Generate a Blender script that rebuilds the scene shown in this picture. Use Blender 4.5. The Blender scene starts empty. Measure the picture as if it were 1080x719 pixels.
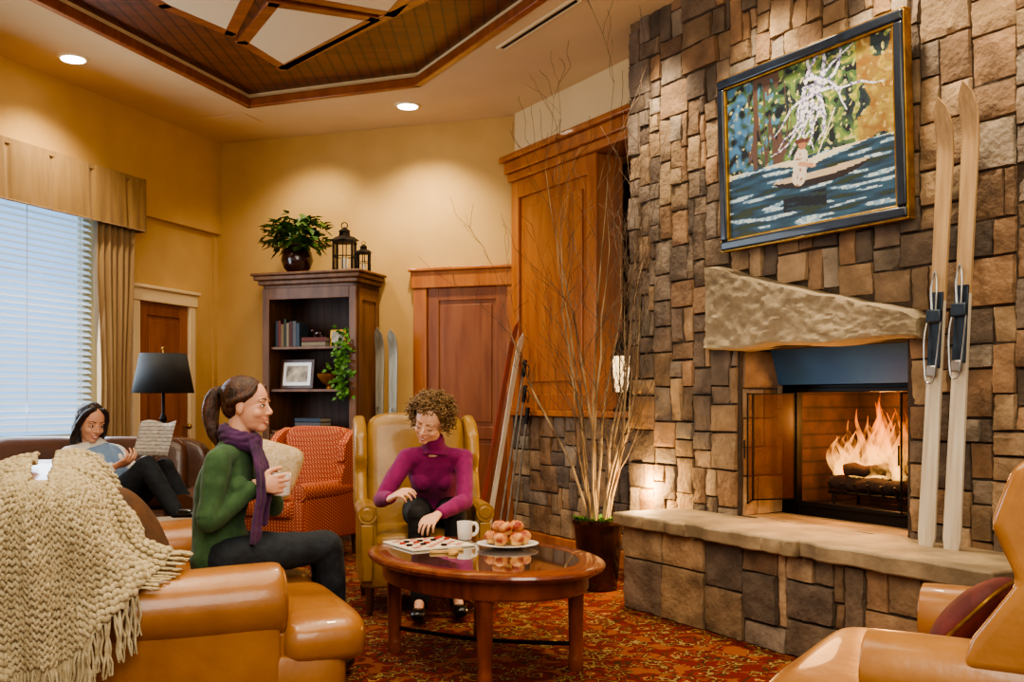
import bpy, bmesh, math, random
from mathutils import Vector as V, Matrix, noise
from mathutils.geometry import tessellate_polygon
random.seed(7)
SC=bpy.context.scene; C=SC.collection
H=1.22; FP=1070.0; HOR=422.0; PI=math.pi
def rad(d): return d*PI/180
def lin(h):
    h=h.lstrip('#'); o=[]
    for i in (0,2,4):
        c=int(h[i:i+2],16)/255; o.append(c/12.92 if c<=.04045 else ((c+.055)/1.055)**2.4)
    return tuple(o)
# ---------------------------------------------------------------- materials
def mat(name,c1,c2=None,sc=6,st=(1,1,1),rough=.5,metal=0,bump=0,bsc=60,bst=None,coat=0,emit=None,es=0,ramp=(.35,.65),sheen=0,trans=0,det=4,attr=False,alpha=1,ior=None,dist=0):
    m=bpy.data.materials.new(name); m.use_nodes=True; nt=m.node_tree; b=nt.nodes['Principled BSDF']; L=nt.links
    def N(t): return nt.nodes.new(t)
    if isinstance(c1,str): c1=lin(c1)
    if isinstance(c2,str): c2=lin(c2)
    b.inputs['Base Color'].default_value=(*c1,1); b.inputs['Roughness'].default_value=rough; b.inputs['Metallic'].default_value=metal
    b.inputs['Coat Weight'].default_value=coat; b.inputs['Sheen Weight'].default_value=sheen; b.inputs['Transmission Weight'].default_value=trans; b.inputs['Alpha'].default_value=alpha
    if ior: b.inputs['IOR'].default_value=ior
    tc=N('ShaderNodeTexCoord'); src=None
    if c2 is not None:
        mp=N('ShaderNodeMapping'); mp.inputs['Scale'].default_value=st; L.new(tc.outputs['Object'],mp.inputs[0])
        n=N('ShaderNodeTexNoise'); n.inputs['Scale'].default_value=sc; n.inputs['Detail'].default_value=det; n.inputs['Distortion'].default_value=dist; L.new(mp.outputs[0],n.inputs['Vector'])
        r=N('ShaderNodeValToRGB'); r.color_ramp.elements[0].position=ramp[0]; r.color_ramp.elements[1].position=ramp[1]
        r.color_ramp.elements[0].color=(*c1,1); r.color_ramp.elements[1].color=(*c2,1); L.new(n.outputs['Fac'],r.inputs[0]); src=r.outputs[0]
    if attr:
        a=N('ShaderNodeAttribute'); a.attribute_name='Col'
        if src is None: src=a.outputs['Color']
        else:
            x=N('ShaderNodeMix'); x.data_type='RGBA'; x.blend_type='MULTIPLY'; x.inputs[0].default_value=1
            L.new(a.outputs['Color'],x.inputs[6]); L.new(src,x.inputs[7]); src=x.outputs[2]
    if src is not None: L.new(src,b.inputs['Base Color'])
    if bump:
        mp2=N('ShaderNodeMapping'); mp2.inputs['Scale'].default_value=bst or st; L.new(tc.outputs['Object'],mp2.inputs[0])
        n2=N('ShaderNodeTexNoise'); n2.inputs['Scale'].default_value=bsc; n2.inputs['Detail'].default_value=5; L.new(mp2.outputs[0],n2.inputs['Vector'])
        bp=N('ShaderNodeBump'); bp.inputs['Strength'].default_value=bump; bp.inputs['Distance'].default_value=.01
        L.new(n2.outputs['Fac'],bp.inputs['Height']); L.new(bp.outputs[0],b.inputs['Normal'])
    if emit: 
        b.inputs['Emission Color'].default_value=(*emit,1); b.inputs['Emission Strength'].default_value=es
    return m
def stripes(m,axis='X',scale=10,dark=.5,width=.12):
    nt=m.node_tree; L=nt.links; b=nt.nodes['Principled BSDF']
    tc=nt.nodes.new('ShaderNodeTexCoord'); w=nt.nodes.new('ShaderNodeTexWave'); w.bands_direction=axis; w.inputs['Scale'].default_value=scale; w.inputs['Distortion'].default_value=0
    L.new(tc.outputs['Object'],w.inputs['Vector']); r=nt.nodes.new('ShaderNodeValToRGB'); r.color_ramp.elements[0].position=0; r.color_ramp.elements[1].position=width
    r.color_ramp.elements[0].color=(dark,dark,dark,1); r.color_ramp.elements[1].color=(1,1,1,1); L.new(w.outputs['Fac'],r.inputs[0])
    x=nt.nodes.new('ShaderNodeMix'); x.data_type='RGBA'; x.blend_type='MULTIPLY'; x.inputs[0].default_value=1
    lk=b.inputs['Base Color'].links
    if lk: L.new(lk[0].from_socket,x.inputs[6])
    else: x.inputs[6].default_value=b.inputs['Base Color'].default_value
    L.new(r.outputs[0],x.inputs[7]); L.new(x.outputs[2],b.inputs['Base Color'])
    return m
def carpet_mat():
    m=bpy.data.materials.new('carpet'); m.use_nodes=True; nt=m.node_tree; L=nt.links; b=nt.nodes['Principled BSDF']; b.inputs['Roughness'].default_value=.95; b.inputs['Specular IOR Level'].default_value=.15
    def N(t): return nt.nodes.new(t)
    tc=N('ShaderNodeTexCoord'); mp=N('ShaderNodeMapping'); mp.inputs['Rotation'].default_value=(0,0,.4); L.new(tc.outputs['Object'],mp.inputs[0])
    nz=N('ShaderNodeTexNoise'); nz.inputs['Scale'].default_value=11; nz.inputs['Detail'].default_value=3; L.new(mp.outputs[0],nz.inputs['Vector'])
    ad=N('ShaderNodeMix'); ad.data_type='RGBA'; ad.blend_type='LINEAR_LIGHT'; ad.inputs[0].default_value=.06; L.new(mp.outputs[0],ad.inputs[6]); L.new(nz.outputs['Color'],ad.inputs[7])
    def vor(sc,feat,stops):
        v=N('ShaderNodeTexVoronoi'); v.feature=feat; v.inputs['Scale'].default_value=sc; v.inputs['Randomness'].default_value=.6; L.new(ad.outputs[2],v.inputs['Vector'])
        r=N('ShaderNodeValToRGB'); cr=r.color_ramp; cr.interpolation='CONSTANT'
        while len(cr.elements)<len(stops): cr.elements.new(.5)
        for e,(p,c) in zip(cr.elements,stops): e.position=p; e.color=(*lin(c),1)
        L.new(v.outputs['Distance'],r.inputs[0]); return r
    A=vor(6.5,'F1',[(0,'#b08a50'),(.09,'#4a1810'),(.19,'#9a7440'),(.24,'#6a2216'),(.38,'#34280f'),(.44,'#601a10'),(.60,'#7c4422')])
    B=vor(17,'DISTANCE_TO_EDGE',[(0,'#8c7040'),(.05,'#2a1a0c'),(.11,'#5c180e'),(.3,'#7c3418')])
    n3=N('ShaderNodeTexNoise'); n3.inputs['Scale'].default_value=7; L.new(mp.outputs[0],n3.inputs['Vector'])
    r3=N('ShaderNodeValToRGB'); r3.color_ramp.interpolation='CONSTANT'; r3.color_ramp.elements[1].position=.50; L.new(n3.outputs['Fac'],r3.inputs[0])
    x=N('ShaderNodeMix'); x.data_type='RGBA'; L.new(r3.outputs[0],x.inputs[0]); L.new(A.outputs[0],x.inputs[6]); L.new(B.outputs[0],x.inputs[7])
    L.new(x.outputs[2],b.inputs['Base Color'])
    n4=N('ShaderNodeTexNoise'); n4.inputs['Scale'].default_value=250; bp=N('ShaderNodeBump'); bp.inputs['Strength'].default_value=.5; bp.inputs['Distance'].default_value=.01
    L.new(tc.outputs['Object'],n4.inputs['Vector']); L.new(n4.outputs['Fac'],bp.inputs['Height']); L.new(bp.outputs[0],b.inputs['Normal'])
    return m
def plaid_mat():
    m=mat('red_check','#a02818','#c04a28',30,rough=.85); nt=m.node_tree; L=nt.links; b=nt.nodes['Principled BSDF']
    tc=nt.nodes.new('ShaderNodeTexCoord'); ck=nt.nodes.new('ShaderNodeTexVoronoi'); ck.inputs['Scale'].default_value=58; ck.inputs['Randomness'].default_value=0
    mp=nt.nodes.new('ShaderNodeMapping'); mp.inputs['Rotation'].default_value=(.5,.6,.8); L.new(tc.outputs['Object'],mp.inputs[0]); L.new(mp.outputs[0],ck.inputs['Vector'])
    r=nt.nodes.new('ShaderNodeValToRGB'); r.color_ramp.interpolation='EASE'; r.color_ramp.elements[0].position=.25; r.color_ramp.elements[0].color=(*lin('#dc9c60'),1); r.color_ramp.elements[1].position=.48; r.color_ramp.elements[1].color=(*lin('#a03c22'),1)
    L.new(ck.outputs['Distance'],r.inputs[0]); L.new(r.outputs[0],b.inputs['Base Color']); return m
def flame_mat():
    m=bpy.data.materials.new('flame'); m.use_nodes=True; nt=m.node_tree; L=nt.links; nt.nodes.clear()
    N=nt.nodes.new; o=N('ShaderNodeOutputMaterial'); tc=N('ShaderNodeTexCoord'); sp_=N('ShaderNodeSeparateXYZ'); L.new(tc.outputs['Generated'],sp_.inputs[0])
    r=N('ShaderNodeValToRGB'); e=r.color_ramp.elements; e[0].color=(1,.50,.12,1); e[1].color=(1,.15,.01,1); e[1].position=.85; L.new(sp_.outputs['Z'],r.inputs[0])
    em=N('ShaderNodeEmission'); em.inputs['Strength'].default_value=2.7; L.new(r.outputs[0],em.inputs['Color'])
    tr=N('ShaderNodeBsdfTransparent'); mx=N('ShaderNodeMixShader'); nz=N('ShaderNodeTexNoise'); nz.inputs['Scale'].default_value=11; L.new(tc.outputs['Object'],nz.inputs['Vector'])
    r2=N('ShaderNodeValToRGB'); r2.color_ramp.elements[0].position=.38; r2.color_ramp.elements[1].position=.66; r2.color_ramp.elements[0].color=(.02,.02,.02,1); r2.color_ramp.elements[1].color=(.30,.30,.30,1); L.new(nz.outputs['Fac'],r2.inputs[0])
    L.new(r2.outputs[0],mx.inputs[0]); L.new(tr.outputs[0],mx.inputs[1]); L.new(em.outputs[0],mx.inputs[2]); L.new(mx.outputs[0],o.inputs[0]); return m
M={}
M['wall']=mat('tan_wall','#c49e60','#cca668',3,rough=.85,bump=.1,bsc=90)
M['wall2']=mat('cream_wall','#dcc494','#e0ca9c',3,rough=.85)
M['ceil']=mat('ceiling_paint','#d8be90','#dec498',2,rough=.9)
M['trimcream']=mat('cream_trim','#e4d2ac',rough=.5)
M['cwood']=stripes(mat('plank_wood','#5e3010','#743e18',3,(1,6,1),rough=.45),'X',3.4,.35,.12)
M['beam']=mat('beam_wood','#84441a','#9c5824',4,(1,5,1),rough=.4,coat=.2)
M['oak']=mat('orange_oak','#98541e','#b26c2e',2.2,(6,6,.7),rough=.38,coat=.25,dist=.4)
M['oakdk']=mat('brown_oak','#784020','#905630',2.2,(6,6,.7),rough=.4,coat=.2,dist=.4)
M['dkwood']=mat('dark_walnut','#3a1e10','#54321e',3,(5,5,.7),rough=.45,coat=.15)
M['alcove']=mat('alcove_mahogany','#2c1209','#42200f',3,(5,5,.7),rough=.5)
M['bkwood']=mat('bookcase_wood','#5e3c20','#7a5230',3,(5,5,.8),rough=.5,coat=.1)
M['bkin']=stripes(mat('beadboard','#3a241a','#482e20',3,(5,5,.7),rough=.6),'X',4,.4)
M['cherry']=mat('cherry_wood','#66301a','#844424',3,(2,8,2),rough=.2,coat=.6)
M['carpet']=carpet_mat()
M['stone']=mat('rough_stone',(.46,.41,.35),(1.22,1.12,.98),6,rough=.85,bump=1,bsc=34,attr=True,ramp=(.3,.72),det=10)
M['mortar']=mat('mortar','#33281e','#443628',20,rough=.95,bump=.6,bsc=60)
M['slab']=mat('sandstone_slab','#9c8664','#705f46',5,rough=.7,bump=.9,bsc=14,det=8)
M['mantel']=mat('mantel_stone','#948468','#74664e',3,rough=.85,bump=.9,bsc=20,det=9,ramp=(.3,.7),dist=.3)
M['leather']=mat('caramel_leather','#a46c30','#825020',4,rough=.32,bump=.3,bsc=14,coat=.25,ramp=(.3,.75))
M['leather2']=mat('mustard_leather','#a67e38','#876222',4,rough=.38,bump=.2,bsc=30,coat=.2)
M['leather3']=mat('orange_leather','#b27c40','#94602c',4,rough=.32,bump=.25,bsc=18,coat=.25)
M['leatherdk']=mat('brown_leather','#5a3620','#442614',4,rough=.36,bump=.1,bsc=100,coat=.25)
M['plaid']=plaid_mat()
M['knit']=mat('cream_knit','#c8b890','#a8966e',40,rough=.95,bump=.5,bsc=200,sheen=.15)
M['black']=mat('black_metal','#0c0b0a',rough=.45,metal=.6)
M['iron']=mat('wrought_iron','#1a1512','#241c16',30,rough=.6,metal=.7,bump=.3)
M['blue']=mat('blue_steel_hood','#2c5284','#32608e',3,rough=.55)
M['firebrick']=mat('fire_brick','#3e2618','#2a1a10',10,rough=.95,bump=.5,bsc=30)
M['log']=mat('charred_log','#140c08','#2c180c',14,rough=.95,bump=.9,bsc=30)
M['ember']=mat('ember','#ff5010',rough=.9,emit=(1,.2,.02),es=6)
M['flame']=flame_mat()
M['glass']=mat('smoked_glass','#4a2810',rough=.3,alpha=.35)
M['tglass']=mat('table_glass','#3a2a20','#5a4434',3,rough=.04,coat=1)
M['gold']=mat('gold_leaf','#b08838','#8a6420',20,rough=.35,metal=.8)
M['navy']=mat('navy_frame','#0c141e','#182434',12,rough=.35,coat=.3)
M['canvas']=mat('oil_painting',(1,1,1),rough=.5,attr=True,bump=.3,bsc=50)
M['ski1']=mat('weathered_ski_wood','#b49468','#8c6c44',5,(9,9,.6),rough=.5,coat=.1,det=8,ramp=(.3,.7))
M['ski2']=mat('whitewashed_ski_wood','#cfc4ae','#b09f84',5,(9,9,.6),rough=.5,coat=.1,det=8,ramp=(.3,.7))
M['steel']=mat('worn_steel','#8a8680','#a8a49c',20,rough=.3,metal=.9)
M['bind']=mat('blue_black_binding','#1c2630','#2c3844',20,rough=.4,metal=.4)
M['skigrey']=mat('pale_ski','#a8a89c','#868678',4,(6,6,.7),rough=.4)
M['skired']=mat('red_ski','#983c2c','#7a4434',4,(6,6,.7),rough=.4)
M['skiwht']=mat('white_ski','#d8d0c0','#b8a898',4,(6,6,.7),rough=.4)
M['white']=mat('white_ceramic','#f0ece4',rough=.2,coat=.4)
M['blind']=mat('blind_slat','#e8f0f4',rough=.5,emit=(.55,.76,1),es=.28)
M['sky']=mat('bright_pane','#9fc4e0',rough=.5,emit=(.30,.52,.85),es=.8)
M['drape']=mat('beige_drape','#a48658','#907048',3,(8,8,.5),rough=.7,sheen=.3)
M['valance']=mat('gold_valance','#987848','#886a3c',3,(8,8,1),rough=.8,sheen=.1)
M['doorwht']=mat('cream_door_trim','#e0c89c',rough=.5)
M['leaf']=mat('leaf_green','#2c4a14','#4c6e22',8,rough=.45)
M['leaf2']=mat('ivy_green','#3c6a1c','#5c8a30',8,rough=.45)
M['pot']=mat('dark_glazed_pot','#24100c','#3a1c16',5,rough=.18,coat=.5)
M['soil']=mat('moss_soil','#2c3416','#4a4a22',30,rough=1,bump=1,bsc=50)
M['birch']=mat('birch_bark','#a8926e','#4c3622',9,(1,1,.4),rough=.8)
M['skin']=mat('skin_tone','#dca888','#d49a7c',5,rough=.5)
M['skin2']=mat('skin_tone_fair','#e0b090','#d8a484',5,rough=.5)
M['lips']=mat('lip_red','#b8685a',rough=.45)
M['teeth']=mat('teeth','#f4efe6',rough=.3)
M['eye']=mat('eye_white','#e8e2da',rough=.2)
M['iris']=mat('iris_brown','#20120a',rough=.15)
M['hair1']=mat('dark_brown_hair','#22120a','#4a2814',14,(4,4,1),rough=.42,bump=.5,bsc=70,bst=(4,4,.5))
M['hair2']=mat('golden_curls','#5e4428','#8e7048',30,rough=.55)
M['hair3']=mat('near_black_hair','#160c08','#301c12',14,(4,4,1),rough=.4,bump=.5,bsc=40)
M['green']=mat('green_knit','#2e4c2c','#3a5834',30,rough=.9,bump=.15,bsc=260,sheen=.08)
M['purple']=mat('purple_scarf','#361840','#502454',12,rough=.85,bump=.25,bsc=160,sheen=.1)
M['magenta']=mat('magenta_knit','#761452','#84185a',30,rough=.9,bump=.15,bsc=260,sheen=.08)
M['jeans']=mat('dark_denim','#11161c','#1c242c',20,rough=.85,bump=.3,bsc=90)
M['blackcloth']=mat('black_trousers','#100e10','#181614',20,rough=.8)
M['boot']=mat('black_boot','#0a0806',rough=.3,coat=.3)
M['shirt']=mat('white_shirt','#dcd8d0','#ccc8c0',20,rough=.8)
M['vest']=mat('pale_blue_vest','#6c8cb4','#829ec0',5,rough=.7,bump=.3,bsc=20)
M['paper']=stripes(mat('newsprint','#d0ccc4','#a8a49c',30,(1,1,3),rough=.9),'Z',14,.5,.35)
M['pages']=mat('book_pages','#c8bca4',rough=.9)
M['shade']=mat('black_lamp_shade','#141414',rough=.7)
M['pillow']=mat('brown_pillow','#5a3818','#42280f',12,rough=.8,bump=.3)
M['burg']=mat('burgundy_pillow','#4c1614','#682620',9,rough=.7,dist=1)
M['tanpil']=mat('cream_pattern_pillow','#dcc49c','#c8a878',22,rough=.8,dist=1.5,ramp=(.4,.6))
M['pastry']=mat('pastry','#8c2c14','#d89a58',12,rough=.6,bump=.5,bsc=50,ramp=(.42,.58))
M['redp']=mat('red_playing','#a83428',rough=.4); M['boardred']=mat('faded_board_red','#b06454',rough=.4); M['whitep']=mat('cream_playing','#e8dcc0',rough=.4)
M['bone']=mat('tan_wood_block','#b88c50','#d0a868',20,rough=.5)
M['bowl']=mat('brass_bowl','#b07830','#8a5820',8,rough=.3,metal=.6)
M['wicker']=mat('wicker','#6a4420','#8a5c30',40,rough=.8,bump=.6,bsc=60)
M['lampglow']=mat('warm_bulb_glass','#ffd890',emit=(1,.68,.32),es=2.0)
M['downl']=mat('downlight_lens','#fff4d8',emit=(1,.9,.68),es=12)
M['photo']=mat('sepia_photo','#d8c8a8','#5a4a38',9,rough=.4)
for i,c in enumerate(['#3a4a5a','#6a2a1e','#7a6040','#2c3a2a','#8a7a60','#4a1e1a','#5a5a60']): M['book%d'%i]=mat('book_cover_%d'%i,c,rough=.6)
# ---------------------------------------------------------------- mesh builder
def sp(c,e): return math.copysign(abs(c)**e,c)
def TR(loc=(0,0,0),rx=0,ry=0,rz=0):
    return Matrix.Translation(V(loc))@Matrix.Rotation(rz,4,'Z')@Matrix.Rotation(ry,4,'Y')@Matrix.Rotation(rx,4,'X')
def catmull(P,k):
    out=[]; n=len(P)
    for i in range(n-1):
        p0=P[max(i-1,0)];p1=P[i];p2=P[i+1];p3=P[min(i+2,n-1)]
        for j in range(k):
            t=j/k; out.append(tuple(.5*(2*b+(c-a)*t+(2*a-5*b+4*c-d)*t*t+(3*b-a-3*c+d)*t**3) for a,b,c,d in zip(p0,p1,p2,p3)))
    out.append(tuple(P[-1])); return out
class MB:
    def __init__(s,T=None): s.v=[];s.f=[];s.c=[];s.mi=[];s.k=0;s.T=T or Matrix.Identity(4)
    def add(s,vs,fs,Mx=None,col=None):
        b=len(s.v); T=s.T@Mx if Mx is not None else s.T
        s.v+=[T@V(p) for p in vs]; s.f+=[[b+i for i in f] for f in fs]; s.c+=[col]*len(fs); s.mi+=[s.k]*len(fs); return s
    def box(s,c,sz,Mx=None,col=None):
        x,y,z=c; a,b,d=sz[0]/2,sz[1]/2,sz[2]/2
        vs=[(x+i*a,y+j*b,z+k*d) for i in(-1,1) for j in(-1,1) for k in(-1,1)]
        return s.add(vs,[(0,1,3,2),(4,6,7,5),(0,4,5,1),(2,3,7,6),(0,2,6,4),(1,5,7,3)],Mx,col)
    def bx(s,x0,x1,y0,y1,z0,z1,Mx=None,col=None): return s.box(((x0+x1)/2,(y0+y1)/2,(z0+z1)/2),(x1-x0,y1-y0,z1-z0),Mx,col)
    def tube(s,pts,r,n=8,k=0,xa=None,Mx=None,col=None):
        P=[tuple(p) for p in pts]; R=[(q,q) if not isinstance(q,(tuple,list)) else tuple(q) for q in (r if isinstance(r,list) else [r]*len(P))]
        if k: W=catmull([p+q for p,q in zip(P,R)],k); P=[w[:3] for w in W]; R=[w[3:] for w in W]
        P=[V(p) for p in P]; m=len(P); vs=[];fs=[]
        T=[(P[min(i+1,m-1)]-P[max(i-1,0)]).normalized() for i in range(m)]
        x=V(xa) if xa is not None else T[0].orthogonal()
        for i in range(m):
            t=T[i]
            if xa is not None: x=V(xa)
            x=(x-t*x.dot(t)).normalized(); y=t.cross(x)
            for j in range(n):
                a=2*PI*j/n; vs.append(P[i]+x*math.cos(a)*R[i][0]+y*math.sin(a)*R[i][1])
        for i in range(m-1):
            for j in range(n):
                j2=(j+1)%n; fs.append((i*n+j,i*n+j2,(i+1)*n+j2,(i+1)*n+j))
        fs.append(tuple(reversed(range(n)))); fs.append(tuple((m-1)*n+j for j in range(n)))
        return s.add(vs,fs,Mx,col)
    def cyl(s,p0,p1,r0,r1=None,n=16,Mx=None): return s.tube([p0,p1],[r0,r0 if r1 is None else r1],n,Mx=Mx)
    def lathe(s,prof,n=24,c=(0,0,0),Mx=None,sx=1,sy=1):
        vs=[];fs=[];m=len(prof)
        for r,z in prof:
            for j in range(n):
                a=2*PI*j/n; vs.append((c[0]+math.cos(a)*r*sx,c[1]+math.sin(a)*r*sy,c[2]+z))
        for i in range(m-1):
            for j in range(n):
                j2=(j+1)%n; fs.append((i*n+j,i*n+j2,(i+1)*n+j2,(i+1)*n+j))
        fs.append(tuple(reversed(range(n)))); fs.append(tuple((m-1)*n+j for j in range(n)))
        return s.add(vs,fs,Mx)
    def sb(s,c,sz,e1=.3,e2=.3,n=32,m=16,Mx=None):
        vs=[];fs=[]
        a,b,d=sz[0]/2,sz[1]/2,sz[2]/2
        for i in range(1,m):
            ph=-PI/2+PI*i/m
            for j in range(n):
                th=2*PI*(j+.5)/n; q=sp(math.cos(ph),e1); vs.append((c[0]+a*q*sp(math.cos(th),e2),c[1]+b*q*sp(math.sin(th),e2),c[2]+d*sp(math.sin(ph),e1)))
        for i in range(m-2):
            for j in range(n):
                j2=(j+1)%n; fs.append((i*n+j,i*n+j2,(i+1)*n+j2,(i+1)*n+j))
        B=len(vs); vs.append((c[0],c[1],c[2]-d)); vs.append((c[0],c[1],c[2]+d))
        for j in range(n):
            j2=(j+1)%n; fs.append((B,j2,j)); fs.append((B+1,(m-2)*n+j,(m-2)*n+j2))
        return s.add(vs,fs,Mx)
    def ball(s,c,r,n=16,m=10,Mx=None):
        r=(r,r,r) if not isinstance(r,(tuple,list)) else r
        return s.sb(c,(2*r[0],2*r[1],2*r[2]),1,1,n,m,Mx)
    def prism(s,poly,f,h0,h1,Mx=None,col=None):
        n=len(poly); vs=[f(p,q,h0) for p,q in poly]+[f(p,q,h1) for p,q in poly]
        fs=[tuple(range(n)),tuple(reversed(range(n,2*n)))]+[(i,i+n,(i+1)%n+n,(i+1)%n) for i in range(n)]
        return s.add(vs,fs,Mx,col)
    def leaf(s,p,d,up,L,w):
        d=V(d).normalized(); sd=d.cross(V(up)).normalized(); u=sd.cross(d); p=V(p)
        vs=[p,p+d*L*.4+sd*w+u*.15*w,p+d*L*.4-sd*w+u*.15*w,p+d*L-u*.3*w,p+d*L*.45-u*.2*w]
        return s.add(vs,[(0,1,4),(1,3,4),(3,2,4),(2,0,4)])
    def build(s,name,mats,parent=None,loc=None,rz=0,ang=40,bev=0,seg=3,sub=0,kind=None,label=None,cat=None,group=None,nofix=False):
        me=bpy.data.meshes.new(name); me.from_pydata([tuple(v) for v in s.v],[],s.f)
        if not isinstance(mats,(list,tuple)): mats=[mats]
        for q in mats: me.materials.append(q)
        if len(mats)>1: me.polygons.foreach_set('material_index',s.mi)
        if any(c is not None for c in s.c):
            at_=me.color_attributes.new('Col','FLOAT_COLOR','CORNER'); d=[]
            for p,c in zip(me.polygons,s.c):
                c=c or (1,1,1)
                d+=[c[0],c[1],c[2],1]*p.loop_total
            at_.data.foreach_set('color',d)
        if not nofix and len(s.f)<60000:
            b=bmesh.new(); b.from_mesh(me); bmesh.ops.recalc_face_normals(b,faces=b.faces); b.to_mesh(me); b.free()
        me.polygons.foreach_set('use_smooth',[True]*len(me.polygons)); me.set_sharp_from_angle(angle=rad(ang)); me.update()
        o=bpy.data.objects.new(name,me); C.objects.link(o)
        if parent: o.parent=parent
        if loc is not None: o.location=loc
        o.rotation_euler[2]=rz
        if bev: q=o.modifiers.new('bevel','BEVEL'); q.width=bev; q.segments=seg; q.limit_method='ANGLE'; q.harden_normals=False
        if sub: q=o.modifiers.new('sub','SUBSURF'); q.levels=sub; q.render_levels=sub
        tagit(o,label,cat,group,kind); return o
def tagit(o,label=None,cat=None,group=None,kind=None):
    if label: o['label']=label
    if cat: o['category']=cat
    if group: o['group']=group
    if kind: o['kind']=kind
def thing(name,label,cat,loc=(0,0,0),rz=0,rx=0,group=None,kind=None,ry=0):
    o=bpy.data.objects.new(name,None); C.objects.link(o); o.empty_display_size=.1
    o.location=loc; o.rotation_euler=(rx,ry,rz); tagit(o,label,cat,group,kind); return o
def inv(o):
    return (Matrix.Translation(o.location)@o.rotation_euler.to_matrix().to_4x4()).inverted()
def remesh(mb,name,m,parent,vox=.006,it=4,amp=0,sc=8,amp2=0):
    me=bpy.data.meshes.new('tmp'); me.from_pydata([tuple(v) for v in mb.v],[],mb.f)
    b=bmesh.new(); b.from_mesh(me); bmesh.ops.recalc_face_normals(b,faces=b.faces); b.to_mesh(me); b.free()
    o=bpy.data.objects.new('tmp',me); C.objects.link(o)
    r=o.modifiers.new('r','REMESH'); r.mode='VOXEL'; r.voxel_size=vox
    s=o.modifiers.new('s','SMOOTH'); s.iterations=it; s.factor=.5
    bpy.context.view_layer.update(); dg=bpy.context.evaluated_depsgraph_get()
    m2=bpy.data.meshes.new_from_object(o.evaluated_get(dg)); bpy.data.objects.remove(o)
    if amp:
        ns=[v.normal.copy() for v in m2.vertices]
        for v,n in zip(m2.vertices,ns):
            d=amp*noise.noise(v.co*sc)+amp2*noise.noise(v.co*sc*3)
            v.co=v.co+n*d
    m2.materials.clear(); m2.materials.append(m); m2.polygons.foreach_set('use_smooth',[True]*len(m2.polygons)); m2.name=name
    o=bpy.data.objects.new(name,m2); C.objects.link(o); o.parent=parent; return o
# ---------------------------------------------------------------- frames of the room
P0=V((1.077,6.24,0)); FRZ=rad(-60)
def F(u,v,z=0): return P0+V((.5*u-.866*v,-.866*u-.5*v,z))
BC=V((-2.87,9.83,0)); BRZ=rad(-18.8)
def B(w,out,z=0): return BC+V((.9466*w-.322*out,-.322*w-.9466*out,z))
LRZ=rad(-108.8)
def Lw(t,out,z=0): return BC+V((-.322*t+.9466*out,-.9466*t-.322*out,z))
CZ=3.7
MB().bx(-7,5,-1.5,11,-.05,0).build('floor',M['carpet'],kind='structure')
K=[(-2.22,8.56),(-.747,7.99),(.72,5.30),(.3,4.1),(-3.63,4.18)]
outer=[(-6,1.2),(4,1.2),(4,10.8),(-6,10.8)]
tri=tessellate_polygon([[V((*p,0)) for p in outer],[V((*p,0)) for p in K]])
allp=outer+K
mb=MB(); mb.add([(p[0],p[1],CZ) for p in allp],[tuple(t) for t in tri])
n=len(K)
mb.add([(p[0],p[1],z) for z in (CZ,CZ+.13) for p in K],[(i,(i+1)%n,(i+1)%n+n,i+n) for i in range(n)])
mb.bx(-6,4,1.2,10.8,CZ+.2,CZ+.3)
ceil=mb.build('ceiling',M['ceil'],kind='structure')
MB().add([(p[0],p[1],CZ+.10) for p in K],[tuple(range(n))]).build('plank_panel',M['cwood'],parent=ceil)
def bar2(mb,a,b,w,z0,z1):
    a=V((*a,0));b=V((*b,0)); d=(b-a).normalized(); s=V((-d.y,d.x,0))*w/2; a=a-d*w*.4; b=b+d*w*.4
    mb.prism([(a.x+s.x,a.y+s.y),(b.x+s.x,b.y+s.y),(b.x-s.x,b.y-s.y),(a.x-s.x,a.y-s.y)],lambda p,q,h:(p,q,h),z0,z1)
mb=MB()
for i in range(n): bar2(mb,K[i],K[(i+1)%n],.055,CZ-.012,CZ+.06)
mb.build('coffer_moulding',M['beam'],parent=ceil,bev=.008)
pan=[[(-1.547,6.57),(-.93,6.83),(-1.76,7.82),(-1.93,7.27)],[(-2.45,6.0),(-1.66,6.42),(-1.97,7.10),(-2.26,6.6)],[(-1.46,6.42),(-1.2,5.7),(-.5,6.1),(-.80,6.74)]]
for pg in pan:
    MB().prism(pg,lambda p,q,h:(p,q,h),CZ+.082,CZ+.10).build('cream_panel',M['trimcream'],parent=ceil)
    mb=MB()
    for i in range(len(pg)): bar2(mb,pg[i],pg[(i+1)%len(pg)],.085,CZ+.080,CZ+.105)
    mb.build('panel_beam',M['beam'],parent=ceil,bev=.004)
mb=MB(); bar2(mb,(-1.78,7.85),(-.45,6.35),.08,CZ+.080,CZ+.105); mb.build('cross_beam',M['beam'],parent=ceil,bev=.004)
MB().bx(-.2,7,0,.15,0,CZ).build('wall_back',M['wall'],loc=BC,rz=BRZ,kind='structure')
mb=MB()
mb.bx(0,1.62,-.2,0,0,2.82); mb.bx(3.7,8,-.2,0,0,2.82); mb.bx(1.62,3.7,-.2,0,0,.92); mb.bx(0,8,-.2,.06,2.82,CZ); mb.bx(0,.06,-.2,.02,0,2.82)
mb.build('wall_left',M['wall'],loc=BC,rz=LRZ,kind='structure')
w=thing('window_1',None,None,BC,LRZ,kind='structure')
MB().bx(1.62,3.7,-.19,-.17,.92,2.82).build('pane',M['sky'],parent=w)
mb=MB()
for a,b in ((1.6,1.67),(2.6,2.66),(3.65,3.72)): mb.bx(a,b,-.16,-.1,.9,2.84)
mb.bx(1.6,3.72,-.16,-.1,.88,.95); mb.bx(1.6,3.72,-.16,.02,.86,.9)
mb.build('window_frame',M['trimcream'],parent=w,bev=.006)
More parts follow.
